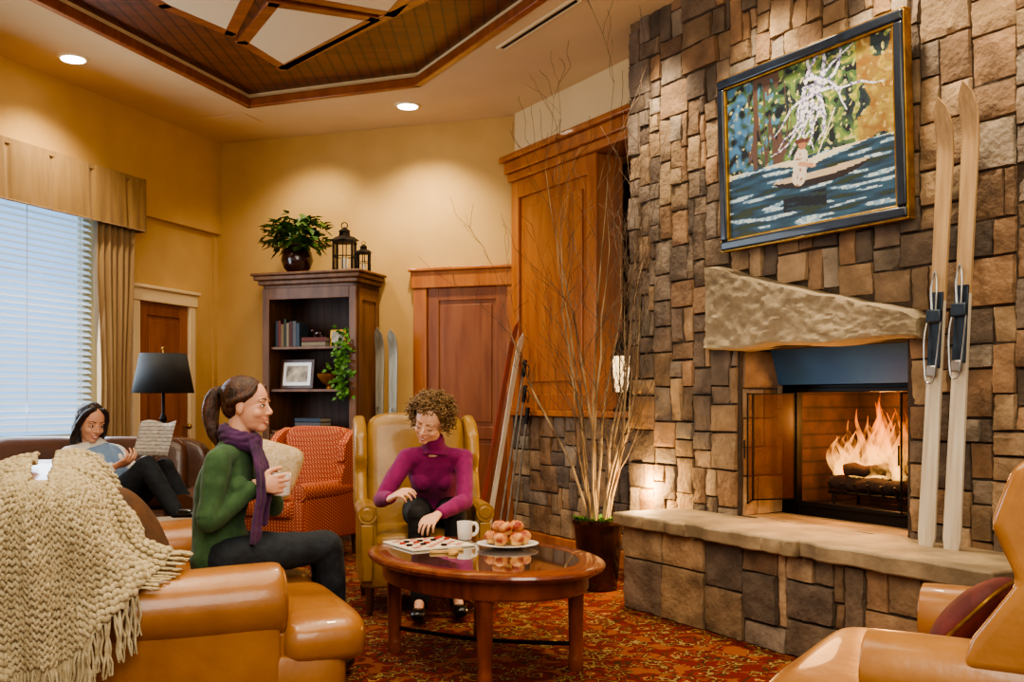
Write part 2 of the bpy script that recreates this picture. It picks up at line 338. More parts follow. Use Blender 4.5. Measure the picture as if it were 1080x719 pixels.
b_=thing('window_blind','white horizontal slatted blind hanging in the bright window','blind',Lw(2.66,.0,0),LRZ)
mb=MB()
for i in range(36): mb.box((0,0,0),(1.98,.045,.004),TR((0,-.03,1.0+i*.05),rx=rad(-38)))
mb.build('slats',M['blind'],parent=b_)
MB().bx(-.99,.99,-.06,0,2.74,2.8).build('head_rail',M['blind'],parent=b_)
mb=MB()
for x in(-.85,-.3,.3,.85): mb.cyl((x,-.002,.98),(x,-.002,2.76),.003,n=5)
mb.build('cord',M['white'],parent=b_)
def sheet(fn,nu,nv):
    vs=[fn(i/nu,j/nv) for j in range(nv+1) for i in range(nu+1)]
    return vs,[(j*(nu+1)+i,j*(nu+1)+i+1,(j+1)*(nu+1)+i+1,(j+1)*(nu+1)+i) for j in range(nv) for i in range(nu)]
def cur(a,b):
    wd=.43-.12*math.sin(PI*min(1,b*1.1))**2
    return ((a-.5)*wd+.0,.10+.035*math.sin(a*2*PI*6+b)+.01*math.sin(a*19),.12+b*2.55)
mb=MB(); mb.add(*sheet(cur,96,20)); o=mb.build('curtain',M['drape'],loc=Lw(1.55,.0,0),rz=LRZ,ang=180,label='beige gathered drape hanging beside the window blind',cat='curtain')
o.modifiers.new('s','SOLIDIFY').thickness=.006
vl=thing('valance','gold tan fabric valance with box pleats above the window','valance',Lw(2.5,.0,0),LRZ)
def val(a,b):
    x=(a-.5)*2.5; ph=(x/.42)%1; pl=.02*math.exp(-((ph-.5)/.06)**2)
    return (x,.17-pl+.015*(1-b)+.004*math.sin(x*60)*(1-b),2.64+.44*b)
mb=MB(); mb.add(*sheet(val,240,8)); mb.bx(-1.25,1.25,0.0,.165,3.05,3.09); mb.bx(-1.26,-1.24,0,.18,2.64,3.09); mb.bx(1.24,1.26,0,.18,2.64,3.09)
mb.build('face',M['valance'],parent=vl,ang=60,nofix=True)
mb=MB(); mb.tube([((a/60-.5)*2.5,.188,2.645) for a in range(61)],.007,6); mb.build('piping',M['drape'],parent=vl)
def panel_door(name,loc,rz,sgn,w_,h_,tw,mtrim,mdoor,npan):
    d=thing(name,None,None,loc,rz,kind='structure')
    mb=MB(); a,b=sorted((0,.05*sgn))
    mb.bx(-w_/2-tw,-w_/2,a,b,0,h_); mb.bx(w_/2,w_/2+tw,a,b,0,h_); mb.bx(-w_/2-tw-.02,w_/2+tw+.02,min(a,sgn*.06),max(b,sgn*.06),h_,h_+tw+.02)
    mb.bx(-w_/2-tw-.04,w_/2+tw+.04,min(0,sgn*.08),max(0,sgn*.08),h_+tw+.02,h_+tw+.05)
    mb.build('door_frame',mtrim,parent=d,bev=.008)
    mb=MB(); s=.012*sgn; a,b=sorted((0,s)); mb.bx(-w_/2,w_/2,a,b,0.01,h_)
    e=.11; s2=.026*sgn; a,b=sorted((s,s2))
    mb.bx(-w_/2+.003,-w_/2+e,a,b,.01,h_); mb.bx(w_/2-e,w_/2-.003,a,b,.01,h_); 
    zs=[.01]+[h_*k for k in npan]+[h_-.003]
    for k,z in enumerate(zs):
        z0=max(z-e/2,.01) if 0<k<len(zs)-1 else (z if k==0 else z-e); mb.bx(-w_/2+e,w_/2-e,a,b,z0,z0+e)
    for k in range(len(zs)-1):
        z0=zs[k]+(e if k==0 else e/2)+.04; z1=zs[k+1]-(e if k==len(zs)-2 else e/2)-.04
        mb.bx(-w_/2+e+.04,w_/2-e-.04,min(s,sgn*.02),max(s,sgn*.02),z0,z1)
    mb.build('door_leaf',mdoor,parent=d,bev=.006)
    mb=MB(); mb.cyl((-w_/2+.06,s2,.98),(-w_/2+.06,s2+sgn*.05,.98),.012,n=10); mb.ball((-w_/2+.06,s2+sgn*.06,.98),.026); mb.build('door_knob',M['gold'],parent=d)
panel_door('door_1',Lw(.81,0,0),LRZ,1,.68,2.08,.09,M['doorwht'],M['oakdk'],(.45,))
panel_door('door_2',B(2.62,0,0),BRZ,-1,.76,2.22,.13,M['oak'],M['oakdk'],(.42,))
MB().bx(0,3.2,-.02,0,0,.13).build('baseboard_back',M['oak'],loc=BC,rz=BRZ,kind='structure')
MB().bx(0,5,0,.02,0,.13).build('baseboard_left',M['trimcream'],loc=BC,rz=LRZ,kind='structure')
# ---------------------------------------------------------------- masonry
PAL=[(.22,.155,.095),(.28,.195,.115),(.165,.125,.09),(.34,.25,.155),(.23,.195,.155),(.115,.09,.07),(.30,.215,.135),(.19,.155,.125),(.26,.165,.095),(.145,.11,.085),(.21,.135,.08)]
def stone(mb,P,ua,ub,za,zb,dep,rng):
    g=.002; ua+=g;ub-=g;za+=g;zb-=g
    W_=ub-ua;H_=zb-za; e=.005
    nu=max(3,int(W_/.024)); nv=max(3,int(H_/.024))
    us=sorted([0,e/W_]+[ (k/nu) for k in range(1,nu)]+[1-e/W_,1])
    vs_=sorted([0,e/H_]+[ (k/nv) for k in range(1,nv)]+[1-e/H_,1])
    j=lambda:rng.uniform(-.004,.004)
    cs=[(ua+j(),za+j()),(ub+j(),za+j()),(ub+j(),zb+j()),(ua+j(),zb+j())]
    d=dep*rng.uniform(.45,.85); tx=rng.uniform(-.14,.14)*dep; ty=rng.uniform(-.14,.14)*dep; off=V((rng.random()*50,rng.random()*50,0))
    pts=[]
    for b in vs_:
        for a in us:
            x=(1-a)*(1-b)*cs[0][0]+a*(1-b)*cs[1][0]+a*b*cs[2][0]+(1-a)*b*cs[3][0]
            z=(1-a)*(1-b)*cs[0][1]+a*(1-b)*cs[1][1]+a*b*cs[2][1]+(1-a)*b*cs[3][1]
            edge=min(a*W_,(1-a)*W_,b*H_,(1-b)*H_)
            if edge<1e-5: o=-.005
            else:
                q=noise.noise(V((x*9,z*9,0))+off)*.009+abs(noise.noise(V((x*20,z*20,3))+off))*.013+noise.noise(V((x*50,z*50,6))+off)*.007
                o=d+tx*(a-.5)*2+ty*(b-.5)*2+q-(.004 if edge<.008 else 0)
            pts.append(P(x,z,o))
    n=len(us); fs=[(r*n+c,r*n+c+1,(r+1)*n+c+1,(r+1)*n+c) for r in range(len(vs_)-1) for c in range(n-1)]
    c=rng.choice(PAL); k=rng.uniform(.8,1.28); mb.add(pts,fs,col=tuple(q*k for q in c))
def ashlar(mb,P,u0,u1,z0,z1,cell=.055,skip=None,dep=.05,seed=1,wr=(2,6),hr=(2,4)):
    rng=random.Random(seed); nx=max(1,round((u1-u0)/cell)); nz=max(1,round((z1-z0)/cell)); cx=(u1-u0)/nx; cz=(z1-z0)/nz
    occ=[[bool(skip and skip(u0+(i+.5)*cx,z0+(j+.5)*cz)) for i in range(nx)] for j in range(nz)]
    for j in range(nz):
        for i in range(nx):
            if occ[j][i]: continue
            h=rng.randint(*hr); w=rng.randint(*wr)
            if rng.random()<.15: w,h=2,rng.randint(3,5)
            ww=0
            while ww<w and i+ww<nx and not occ[j][i+ww]: ww+=1
            hh=1
            while hh<h and j+hh<nz and not any(occ[j+hh][i+q] for q in range(ww)): hh+=1
            if j+hh==nz-1: hh+=1 if not any(occ[nz-1][i+q] for q in range(ww)) else 0
            for q in range(hh):
                for r in range(ww): occ[j+q][i+r]=True
            stone(mb,P,u0+i*cx,u0+(i+ww)*cx,z0+j*cz,z0+(j+hh)*cz,dep,rng)
MP=[(.27,2.02),(.35,2.0),(.69,1.90),(1.07,1.80),(1.39,1.72),(1.70,1.65),(1.77,1.60),(1.76,1.50),(1.37,1.515),(1.1,1.52),(.66,1.50),(.30,1.52),(.26,1.7)]
def inpoly(x,y,pg):
    r=False; n=len(pg)
    for i in range(n):
        x1,y1=pg[i];x2,y2=pg[(i+1)%n]
        if (y1>y)!=(y2>y) and x<(x2-x1)*(y-y1)/(y2-y1)+x1: r=not r
    return r
OU0,OU1,OZ0,OZ1=.49,1.63,.56,1.51
skipf=lambda u,z:(OU0<u<OU1 and z<OZ1) or inpoly(u,z,MP)
mb=MB(); mb.k=0
ashlar(mb,lambda u,z,o:(u,-o,z),-.558,3.0,.0,CZ+.05,.054,skipf,.045,3)
ashlar(mb,lambda v,z,o:(-.558-o,v,z),0,.6,0,CZ,.055,None,.025,5)
ashlar(mb,lambda v,z,o:(OU0+o*.5,v,z),0,.32,OZ0,OZ1,.055,None,.03,6)
ashlar(mb,lambda v,z,o:(OU1-o*.5,v,z),0,.32,OZ0,OZ1,.055,None,.03,7)
mb.k=1
mb.bx(-.555,OU0,-.012,.9,0,CZ+.1); mb.bx(OU1,3.0,-.012,.9,0,CZ+.1); mb.bx(OU0,OU1,-.012,.9,OZ1,CZ+.1); mb.bx(OU0,OU1,.0,.9,0,OZ0)
mb.build('wall_fireplace',[M['stone'],M['mortar']],loc=P0,rz=FRZ,ang=36,kind='structure',nofix=True)
fp=thing('fireplace','stone fireplace with raised hearth, rough mantel stone and glass doors','fireplace',P0,FRZ)
mb=MB()
ashlar(mb,lambda u,z,o:(u,-.46-o,z),0,2.38,0,.485,.06,None,.04,11,(2,6),(2,5))
ashlar(mb,lambda v,z,o:(2.38+o,-v,z),0.02,.47,0,.485,.055,None,.03,12,(3,7),(3,5))
ashlar(mb,lambda v,z,o:(-o,-v,z),0.02,.47,0,.485,.055,None,.03,13,(3,7),(3,5))
mb.k=1; mb.bx(.005,2.375,-.468,-.06,0,.485)
mb.build('hearth_base',[M['stone'],M['mortar']],parent=fp,ang=36,nofix=True)
def rough_slab(x0,x1,y0,y1,z0,z1,seed):
    rng=random.Random(seed); poly=[]
    for x in [x0+(x1-x0)*k/14 for k in range(15)]: poly.append((x,y0+rng.uniform(-.018,.018)))
    for y in [y0+(y1-y0)*k/4 for k in range(1,4)]: poly.append((x1+rng.uniform(-.006,.006),y))
    for x in [x1-(x1-x0)*k/10 for k in range(11)]: poly.append((x,y1))
    for y in [y1-(y1-y0)*k/4 for k in range(1,4)]: poly.append((x0+rng.uniform(-.006,.006),y))
    mb=MB(); mb.prism(poly,lambda p,q,h:(p,q,h+.006*noise.noise(V((p*4,q*4,h*9+seed)))),z0,z1); return mb
for k,(a,b) in enumerate(((-.05,.62),(.632,1.42),(1.432,2.43))):
    rough_slab(a,b,-.54,.0,.485,.558+.004*k,k).build('hearth_slab',M['slab'],parent=fp,bev=.010,seg=2)
MB().bx(OU0,OU1,0,.33,.54,.562).build('hearth_slab',M['slab'],parent=fp)
mb=MB(); zb=lambda u:1.505+.008*math.sin(u*9)
def ztop(u):
    up=[q for q in MP[:7]]
    for (a,b),(c,d) in zip(up,up[1:]):
        if a<=u<=c: return b+(d-b)*(u-a)/(c-a)
    return up[-1][1] if u>1.7 else up[0][1]
def mfn(a,b):
    u=.262+1.51*a; z0,z1=zb(u),ztop(u); z=z0+(z1-z0)*b; e=min(a*1.51,(1-a)*1.51,b*(z1-z0),(1-b)*(z1-z0)); q=V((u*3.2,z*4.5,1))
    o=.10+.022*noise.noise(q)+.018*abs(noise.noise(q*2.6))+.010*noise.noise(q*7)+.006*noise.noise(q*16)
    o*=min(1,(e+.012)/.03)**.5
    if e<1e-4: o=-.02
    return (u+.012*noise.noise(q*1.7),-o,z+.012*noise.noise(q*2.1+V((5,5,5)))*(0 if e<1e-4 and b<.5 else 1))
mb.add(*sheet(mfn,100,28)); mb.build('mantel_stone',M['mantel'],parent=fp,ang=28)
y0=.30
mb=MB(); mb.bx(OU0,.63,y0,y0+.03,.56,1.3); mb.bx(1.47,OU1,y0,y0+.03,.56,1.3); mb.bx(OU0,OU1,y0,y0+.03,1.27,1.31); mb.bx(OU0,OU1,y0,y0+.03,.56,.64)
mb.bx(.61,.635,y0-.02,y0,.62,1.29); mb.bx(1.465,1.49,y0-.02,y0,.62,1.29); mb.bx(.61,1.49,y0-.02,y0,1.265,1.29); mb.bx(.61,1.49,y0-.02,y0,.62,.645)
mb.build('insert_frame',M['black'],parent=fp,bev=.004)
MB().prism([(.20,1.52),(.23,1.52),(.30,1.31),(.27,1.31)],lambda p,q,h:(h,p,q),OU0+.01,OU1-.01).build('smoke_hood',M['blue'],parent=fp)
mb=MB(); mb.bx(.58,1.50,.80,.84,.56,1.4); mb.bx(.56,.62,y0+.03,.84,.56,1.4); mb.bx(1.46,1.52,y0+.03,.84,.56,1.4); mb.bx(.56,1.52,y0+.03,.84,1.33,1.4); mb.bx(.56,1.52,y0+.03,.84,.56,.62)
stripes(M['firebrick'],'Z',4,.4,.15)
mb.build('firebox',M['firebrick'],parent=fp)
def gdoor(x0,y0_,x1,y1_):
    dx,dy=x1-x0,y1_-y0_; Ln=math.hypot(dx,dy); T=TR((x0,y0_,0),rz=math.atan2(dy,dx))
    mb=MB(T); mb.bx(0,.008,-.004,.004,.65,1.26); mb.bx(Ln-.008,Ln,-.004,.004,.65,1.26); mb.bx(0,Ln,-.004,.004,1.252,1.26); mb.bx(0,Ln,-.004,.004,.65,.658); mb.cyl((Ln-.02,-.02,.9),(Ln-.02,-.02,1.0),.005)
    f=mb.build('glass_door',M['black'],parent=fp)
    mb=MB(T); mb.bx(.008,Ln-.008,-.002,.002,.658,1.252); mb.build('pane',M['glass'],parent=f)
gdoor(.62,.28,.55,.02); gdoor(.55,.02,.68,-.14); gdoor(1.48,.28,1.54,.05)
mb=MB()
for x in [.80+.09*k for k in range(6)]:
    mb.tube([(x,.36,.76),(x,.38,.70),(x,.62,.70),(x,.66,.78)],.009,6)
for y in (.40,.60): mb.cyl((.76,y,.70),(1.30,y,.70),.009,n=6)
for x in (.80,1.25):
    for y in (.40,.60): mb.cyl((x,y,.62),(x,y,.70),.009,n=6)
mb.build('fire_grate',M['iron'],parent=fp)
def logf(a,b,r,label):
    lg=thing('log',label,'log',F(*a),0,group=None); T=inv(lg); mb=MB(T); A=F(*a);Bp=F(*b); pts=[A.lerp(Bp,k/8)+V((0,0,.008*math.sin(k*2.1))) for k in range(9)]
    mb.tube(pts,[r*(1+.12*math.sin(k*1.7)) for k in range(9)],12); mb.build('bark',M['log'],parent=lg)
    d=(A-Bp).normalized(); MB(T).tube([A,A+d*.006],r*.8,12).build('cut_end',M['ember'],parent=lg); MB(T).tube([Bp-d*.006,Bp],r*.8,12).build('cut_end',M['ember'],parent=lg)
logf((.76,-.44,.752),(1.34,-.46,.752),.038,'charred log lying at the front of the fire grate')
logf((.80,-.57,.76),(1.34,-.56,.76),.042,'charred log lying at the back of the fire grate')
logf((.86,-.42,.828),(1.25,-.60,.838),.034,'burning log crossed on top of the other two logs')
mb=MB(); rng=random.Random(4)
for k in range(110):
    x=.72+.68*rng.random(); y=.47+.16*rng.random(); h=(.08+.36*rng.random()**1.3)*(1.15-abs(x-1.06)*1.9); s=rng.uniform(.7,1.3)
    pts=[(x+.035*math.sin(q*.9+k),y,.79+h*q/6) for q in range(7)]
    mb.tube(pts,[(.014*s,.012),(.024*s,.018),(.025*s,.018),(.020*s,.014),(.014*s,.010),(.008*s,.006),(.001,.001)],8,k=3,xa=(1,0,0))
o=mb.build('flames',M['flame'],loc=P0,rz=FRZ,ang=180,label='bright orange flames rising from the burning logs',cat='fire',kind='stuff')
# ---------------------------------------------------------------- alcove
CR=-1.46
mb=MB(); ashlar(mb,lambda u,z,o:(u,.35-o,z),-2.70,-.56,.13,1.09,.055,None,.04,21,(2,5),(2,4))
mb.k=1; mb.bx(-2.72,-.56,.342,.68,0,1.09)
mb.build('wall_alcove',[M['stone'],M['mortar']],loc=P0,rz=FRZ,ang=36,kind='structure',nofix=True)
mb=MB(); mb.bx(-2.76,-.56,.27,.72,1.09,1.14); mb.bx(-2.74,-.56,.29,.35,0,.13); mb.build('trim_1',M['oak'],loc=P0,rz=FRZ,bev=.008,kind='structure')
mb=MB(); mb.bx(-2.72,CR-.02,.36,.60,1.14,3.1)
for a,b,c,d in ((-2.74,-2.62,1.14,3.1),(CR-.12,CR,1.14,3.1),(-2.62,CR-.12,2.95,3.1),(-2.62,CR-.12,1.14,1.27)): mb.bx(a,b,.33,.36,c,d)
mb.bx(-2.53,CR-.21,.345,.36,1.37,2.86)
mb.build('trim_2',M['oak'],loc=P0,rz=FRZ,bev=.01,kind='structure')
mb=MB(); mb.bx(-2.76,-.5,.30,.62,3.1,3.17); mb.bx(-2.78,-.5,.275,.62,3.17,3.27); mb.bx(-2.81,-.5,.24,.62,3.27,3.32)
mb.build('trim_3',M['oak'],loc=P0,rz=FRZ,bev=.012,kind='structure')
MB().bx(-2.73,-.5,.36,.72,3.32,CZ+.05).build('wall_upper',M['wall2'],loc=P0,rz=FRZ,kind='structure')
mb=MB(); mb.bx(3.3,6.5,-.03,0,0,3.2)
for x in (3.45,3.8,4.1,4.45,4.8): mb.bx(x,x+.07,-.06,-.03,0,3.2)
mb.build('trim_4',M['alcove'],loc=BC,rz=BRZ,kind='structure',bev=.005)
ln=thing('wall_lantern','glowing glass lantern with dark metal cap beside the wooden column','lantern',F(-1.12,-.32,1.14),FRZ)
mb=MB(); mb.lathe([(.06,0),(.06,.02),(.02,.04),(.02,.12),(.05,.14)]); mb.lathe([(.075,.40),(.055,.45),(.03,.50),(.012,.54),(.004,.6)]); 
for k in range(4): a=k*PI/2+.78; mb.cyl((.06*math.cos(a),.06*math.sin(a),.14),(.075*math.cos(a),.075*math.sin(a),.40),.005,n=6)
mb.build('lantern_frame',M['iron'],parent=ln); MB().lathe([(.04,.14),(.052,.2),(.06,.3),(.064,.40)]).build('glass_globe',M['lampglow'],parent=ln)
def downlight(loc,label):
    d=thing('ceiling_downlight',label,'ceiling light',loc); MB().lathe([(.085,-.012),(.105,-.01),(.115,0),(.085,0)]).build('trim_ring',M['trimcream'],parent=d)
    MB().lathe([(.083,-.017),(.083,-.011)]).build('lens',M['downl'],parent=d)
downlight((-3.18,7.35,CZ),'round recessed ceiling light above the window wall'); downlight((-.877,8.53,CZ),'round recessed ceiling light in front of the bookcase wall')
v=thing('air_vent','long black slot air vent in the cream ceiling','vent',(.16,6.71,CZ),rad(-61)); MB().bx(-.48,.48,-.018,.018,-.008,0).build('slot',M['black'],parent=v)
MB().bx(-.5,.5,-.035,-.018,-.012,0).build('rim',M['trimcream'],parent=v);MB().bx(-.5,.5,.018,.035,-.012,0).build('rim',M['trimcream'],parent=v)
v=thing('ceiling_access_panel','faint cream rectangular grille panel in the ceiling by the corner','panel',(-2.55,9.0,CZ),BRZ); MB().bx(-.3,.3,-.14,.14,-.008,0).build('plate',M['ceil'],parent=v,bev=.003)
# ---------------------------------------------------------------- painting
pt=thing('framed_painting','large framed river painting hung above the fireplace mantel stone','painting',F(1.075,.085,2.07),FRZ,rx=rad(2))
PW,PH=1.27,.965
def fr(mb,w,h,t,y0,y1):
    mb.bx(-w/2,w/2,y0,y1,0+(PH-h)/2,t+(PH-h)/2); mb.bx(-w/2,w/2,y0,y1,(PH+h)/2-t,(PH+h)/2); mb.bx(-w/2,-w/2+t,y0,y1,(PH-h)/2+t,(PH+h)/2-t); mb.bx(w/2-t,w/2,y0,y1,(PH-h)/2+t,(PH+h)/2-t); return mb
fr(MB(),PW,PH,.055,-.04,.02).build('frame',M['navy'],parent=pt,bev=.012); fr(MB(),PW-.10,PH-.10,.014,-.032,0).build('gilt_liner',M['gold'],parent=pt,bev=.005); fr(MB(),PW+.012,PH+.012,.012,-.03,.02).build('gilt_edge',M['gold'],parent=pt,bev=.003)
def seg(px,py,ax,ay,bx,by):
    dx,dy=bx-ax,by-ay; t=max(0,min(1,((px-ax)*dx+(py-ay)*dy)/(dx*dx+dy*dy+1e-9))); return math.hypot(px-ax-t*dx,py-ay-t*dy)
rng=random.Random(12); roots=[]
for k in range(17):
    x,y=.55+rng.uniform(-.05,.05),.76+rng.uniform(-.06,.12); a=rng.uniform(-2.9,.1) if k<13 else rng.uniform(0.3,2.6)
    for s in range(6):
        nx_,ny_=x+.06*math.cos(a),y+.065*math.sin(a)
        if ny_>.44: roots.append((x,y,nx_,ny_,.011-.0015*s))
        x,y=nx_,ny_; a+=rng.uniform(-.6,.6)
def mixc(a,b,t): return tuple(x*(1-t)+y*t for x,y in zip(a,b))
def paint(x,y):
    n1=noise.noise(V((x*7,y*7,1))); n2=noise.noise(V((x*22,y*18,4))); n3=noise.noise(V((x*5,y*38,8))); n4=noise.noise(V((x*50,y*50,2))); n5=noise.noise(V((x*40,y*34,14)))
    if y>.42:
        c=mixc(lin('#1a2c34'),lin('#4a6a3c'),min(1,max(0,.5+n1*1.3)))
        if n2>.12: c=lin('#a0a040') if x>.55 and n5>0 else lin('#4a7c98') if x<.35 else mixc(c,lin('#7c9848'),.6)
        if n2<-.25: c=lin('#0c161c')
        if n5>.32: c=lin('#b8b478')
        if x>.80 and n1>-.2: c=mixc(c,lin('#b88434'),.55)
        if .14<x<.42 and abs(noise.noise(V((x*26,y*2,6))))<.10: c=lin('#5c4438')
        if x<.16 and n2>-.1: c=mixc(c,lin('#3c6c9c'),.5)
    else:
        c=mixc(lin('#0e1c2c'),lin('#34607c'),min(1,max(0,.45+n3*1.2)))
        if n3>.22: c=lin('#b4c8d0') if n5>-.1 else lin('#7c9cb4')
        if n3<-.3: c=lin('#26341c')
        if abs(y-.41-.03*math.sin(x*9))<.022+.012*n1: c=lin('#d4ccb0')
    for a in roots:
        if seg(x,y,*a[:4])<a[4]: c=lin('#e0dce4') if n4>-.15 else lin('#7c74a0')
    cy=.27+.10*(x-.55)**2*4
    if .30<x<.86 and abs(y-cy)<.040*(1-((x-.58)/.29)**4): c=lin('#241814') if y<cy else lin('#c0ac90')
    if .36<x<.62 and .10<y<.20 and n3>-.15: c=lin('#0a0e14')
    if seg(x,y,.46,.29,.475,.43)<.042: c=lin('#d0c4b4') if n4>-.3 else lin('#94705c')
    if seg(x,y,.47,.38,.55,.35)<.013: c=lin('#c09070')
    if math.hypot(x-.485,(y-.495)*.8)<.024: c=lin('#a87050')
    if seg(x,y,.455,.52,.52,.515)<.013: c=lin('#5c342c')
    if seg(x,y,.55,.35,.68,.66)<.0035: c=lin('#e0d8c8')
    return c
mb=MB(); NX,NY=200,150; w_,h_=PW-.12,PH-.12
mb.v=[V(((i/NX-.5)*w_,-.012,(PH-h_)/2+j/NY*h_)) for j in range(NY+1) for i in range(NX+1)]
for j in range(NY):
    for i in range(NX):
        mb.f.append([j*(NX+1)+i,j*(NX+1)+i+1,(j+1)*(NX+1)+i+1,(j+1)*(NX+1)+i]); mb.c.append(paint((i+.5)/NX,(j+.5)/NY)); mb.mi.append(0)
mb.build('canvas',M['canvas'],parent=pt,nofix=True)
# ---------------------------------------------------------------- skis
def ski(loc,top,L,W,m,label,binding=True,group=None,tipbend=.07,rz=FRZ,m2=None):
    loc=V(loc); top=V(top); d=(top-loc).normalized(); yv=-V((math.sin(rz),-math.cos(rz),0)); yv=(yv-d*yv.dot(d)).normalized(); xv=yv.cross(d)
    R=Matrix((xv,yv,d)).transposed().to_4x4(); o=thing('ski',label,'ski',loc,group=group); o.rotation_euler=R.to_euler()
    n=40; vs=[]; mb=MB()
    for i in range(n+1):
        t=i/n; z=t*L; w=W/2*(1-.18*math.sin(PI*t)); 
        if t>.93: w*=math.sqrt(max(.0004,1-((t-.93)/.07)**2))
        if t<.015: w*=.8
        yb=-tipbend*max(0,(t-.86)/.14)**2; th=.010+.004*math.sin(PI*t)
        vs+=[(-w,yb-th/2,z),(w,yb-th/2,z),(w,yb+th/2,z),(-w,yb+th/2,z)]
    fs=[];mi=[]
    for i in range(n):
        for k in range(4): k2=(k+1)%4; fs.append((i*4+k,i*4+k2,(i+1)*4+k2,(i+1)*4+k)); mi.append(0 if i>n*.54 else 1)
    fs+=[(3,2,1,0),(n*4,n*4+1,n*4+2,n*4+3)]; mi+=[1,0]
    mb.add(vs,fs); mb.mi=mi; mb.build('ski_body',[m,m2 or m],parent=o,bev=.002)
    if binding:
        z=L*.49
        mb=MB(); mb.bx(-W*.36,W*.36,-.016,-.006,z-.18,z+.16); mb.build('binding_plate',M['bind'],parent=o,bev=.003)
        MB().bx(-W*.42,W*.42,-.036,-.014,z+.02,z+.08).build('toe_clamp',M['bind'],parent=o,bev=.008); MB().bx(-W*.28,W*.28,-.034,-.014,z-.22,z-.17).build('heel_plate',M['steel'],parent=o,bev=.006)
        MB().tube([(-W*.36,-.02,z+.05),(-W*.42,-.035,z-.05),(-W*.26,-.035,z-.22),(0,-.035,z-.25),(W*.26,-.035,z-.22),(W*.42,-.035,z-.05),(W*.36,-.02,z+.05)],.0035,6,k=4).build('cable_binding',M['steel'],parent=o)
        MB().tube([(-.010,-.028,z+.08),(-.014,-.034,z+.18),(.0,-.03,z+.25),(.014,-.034,z+.18),(.010,-.028,z+.08)],.005,6,k=3).build('tension_lever',M['steel'],parent=o)
    return o
ski(F(1.855,.17,.565),F(1.91,.095,2.53),2.0,.090,M['ski1'],'weathered wooden ski leaning on the fireplace, nearer to the painting',m2=M['ski2'])
ski(F(1.985,.17,.565),F(2.035,.095,2.56),2.04,.090,M['ski1'],'slightly taller wooden ski leaning on the fireplace, farther from the painting',m2=M['ski2'])
def lean(name,a,b,kind,m,label):
    a=V(a);b=V(b)
    if kind=='ski': return ski(a,b,(b-a).length,.048,m,label,binding=False,tipbend=.04,rz=.5)
    o=thing(name,label,'ski pole',a); T=inv(o); d=(b-a).normalized()
    MB(T).cyl(a,b,.008,.011,n=8).build('shaft',M['steel'],parent=o); MB(T).cyl(b-d*.14,b,.016,.019,n=10).build('grip',M['black'],parent=o)
    q=a+d*.1; mb=MB(T); mb.tube([q+V((.05*math.cos(t*PI/6),.05*math.sin(t*PI/6),0)) for t in range(13)],.005,6); mb.cyl(q-V((.05,0,0)),q+V((.05,0,0)),.003,n=6); mb.cyl(q-V((0,.05,0)),q+V((0,.05,0)),.003,n=6); mb.build('basket',M['black'],parent=o)
    mb=MB(T); mb.tube([b-d*.02,b+V((.03,-.02,-.06)),b+V((.02,-.02,-.14)),b-d*.03],[.004]*4,5,k=4); mb.build('strap',M['black'],parent=o)
lean('ski',(-.30,8.30,.012),(.03,8.56,1.88),'ski',M['skired'],'dark red ski leaning on the column, tallest of the bundle')
lean('ski',(-.22,8.24,.012),(.075,8.50,1.78),'ski',M['skiwht'],'pale ski leaning on the column beside the dark red one')
lean('ski_pole',(-.13,8.16,.01),(.11,8.40,1.55),'pole',None,'steel ski pole leaning in front of the column, tallest of three')
lean('ski_pole',(-.07,8.10,.01),(.11,8.36,1.34),'pole',None,'steel ski pole leaning in front of the column, middle height of three')
lean('ski_pole',(-.01,8.06,.01),(.13,8.30,1.16),'pole',None,'steel ski pole leaning in front of the column, shortest of three')
# ---------------------------------------------------------------- bookcase
bk=thing('bookcase','dark stained wooden bookcase with crown moulding against the back wall','bookcase',B(1.29,.02,0),BRZ)
D=.43;Wb=.94
mb=MB(); mb.bx(-Wb/2,-Wb/2+.04,-D,0,0,2.25); mb.bx(Wb/2-.04,Wb/2,-D,0,0,2.25); mb.bx(-Wb/2,Wb/2,-D,0,2.2,2.25); mb.bx(-Wb/2,Wb/2,-D,0,0,.10)
mb.bx(-Wb/2,-Wb/2+.07,-D-.02,-D,.0,2.22); mb.bx(Wb/2-.07,Wb/2,-D-.02,-D,0,2.22); mb.bx(-Wb/2+.07,Wb/2-.07,-D-.02,-D,2.12,2.22)
for y in (-D+.02,-.08): mb.bx(Wb/2,Wb/2+.012,y,y+.06,.1,2.2)
mb.bx(Wb/2,Wb/2+.012,-D+.08,-.08,2.1,2.2); mb.bx(Wb/2,Wb/2+.012,-D+.08,-.08,.95,1.05)
mb.build('body',M['bkwood'],parent=bk,bev=.004)
mb=MB(); mb.bx(-Wb/2-.03,Wb/2+.03,-D-.05,.0,2.25,2.29); mb.bx(-Wb/2-.06,Wb/2+.06,-D-.08,.0,2.29,2.33); mb.bx(-Wb/2-.08,Wb/2+.08,-D-.10,.0,2.33,2.355); mb.build('crown',M['bkwood'],parent=bk,bev=.01)
MB().bx(-Wb/2+.04,Wb/2-.04,-.03,-.01,.1,2.2).build('back_panel',M['bkin'],parent=bk)
for z in (1.70,1.32,.95): MB().bx(-Wb/2+.04,Wb/2-.04,-D+.01,-.03,z-.025,z).build('shelf',M['bkwood'],parent=bk,bev=.003)
for s in(-1,1):
    mb=MB(); a,b=sorted((s*.005,s*(Wb/2-.075))); mb.bx(a,b,-D-.015,-D+.005,.12,.92); mb.bx(a+.06,b-.06,-D-.022,-D-.015,.18,.86); d=mb.build('cabinet_door',M['bkwood'],parent=bk,bev=.005); MB().ball((s*.03,-D-.035,.55),.014).build('knob',M['gold'],parent=d)
def bkp(x,y,z): return B(1.29+x,.02-y,z)
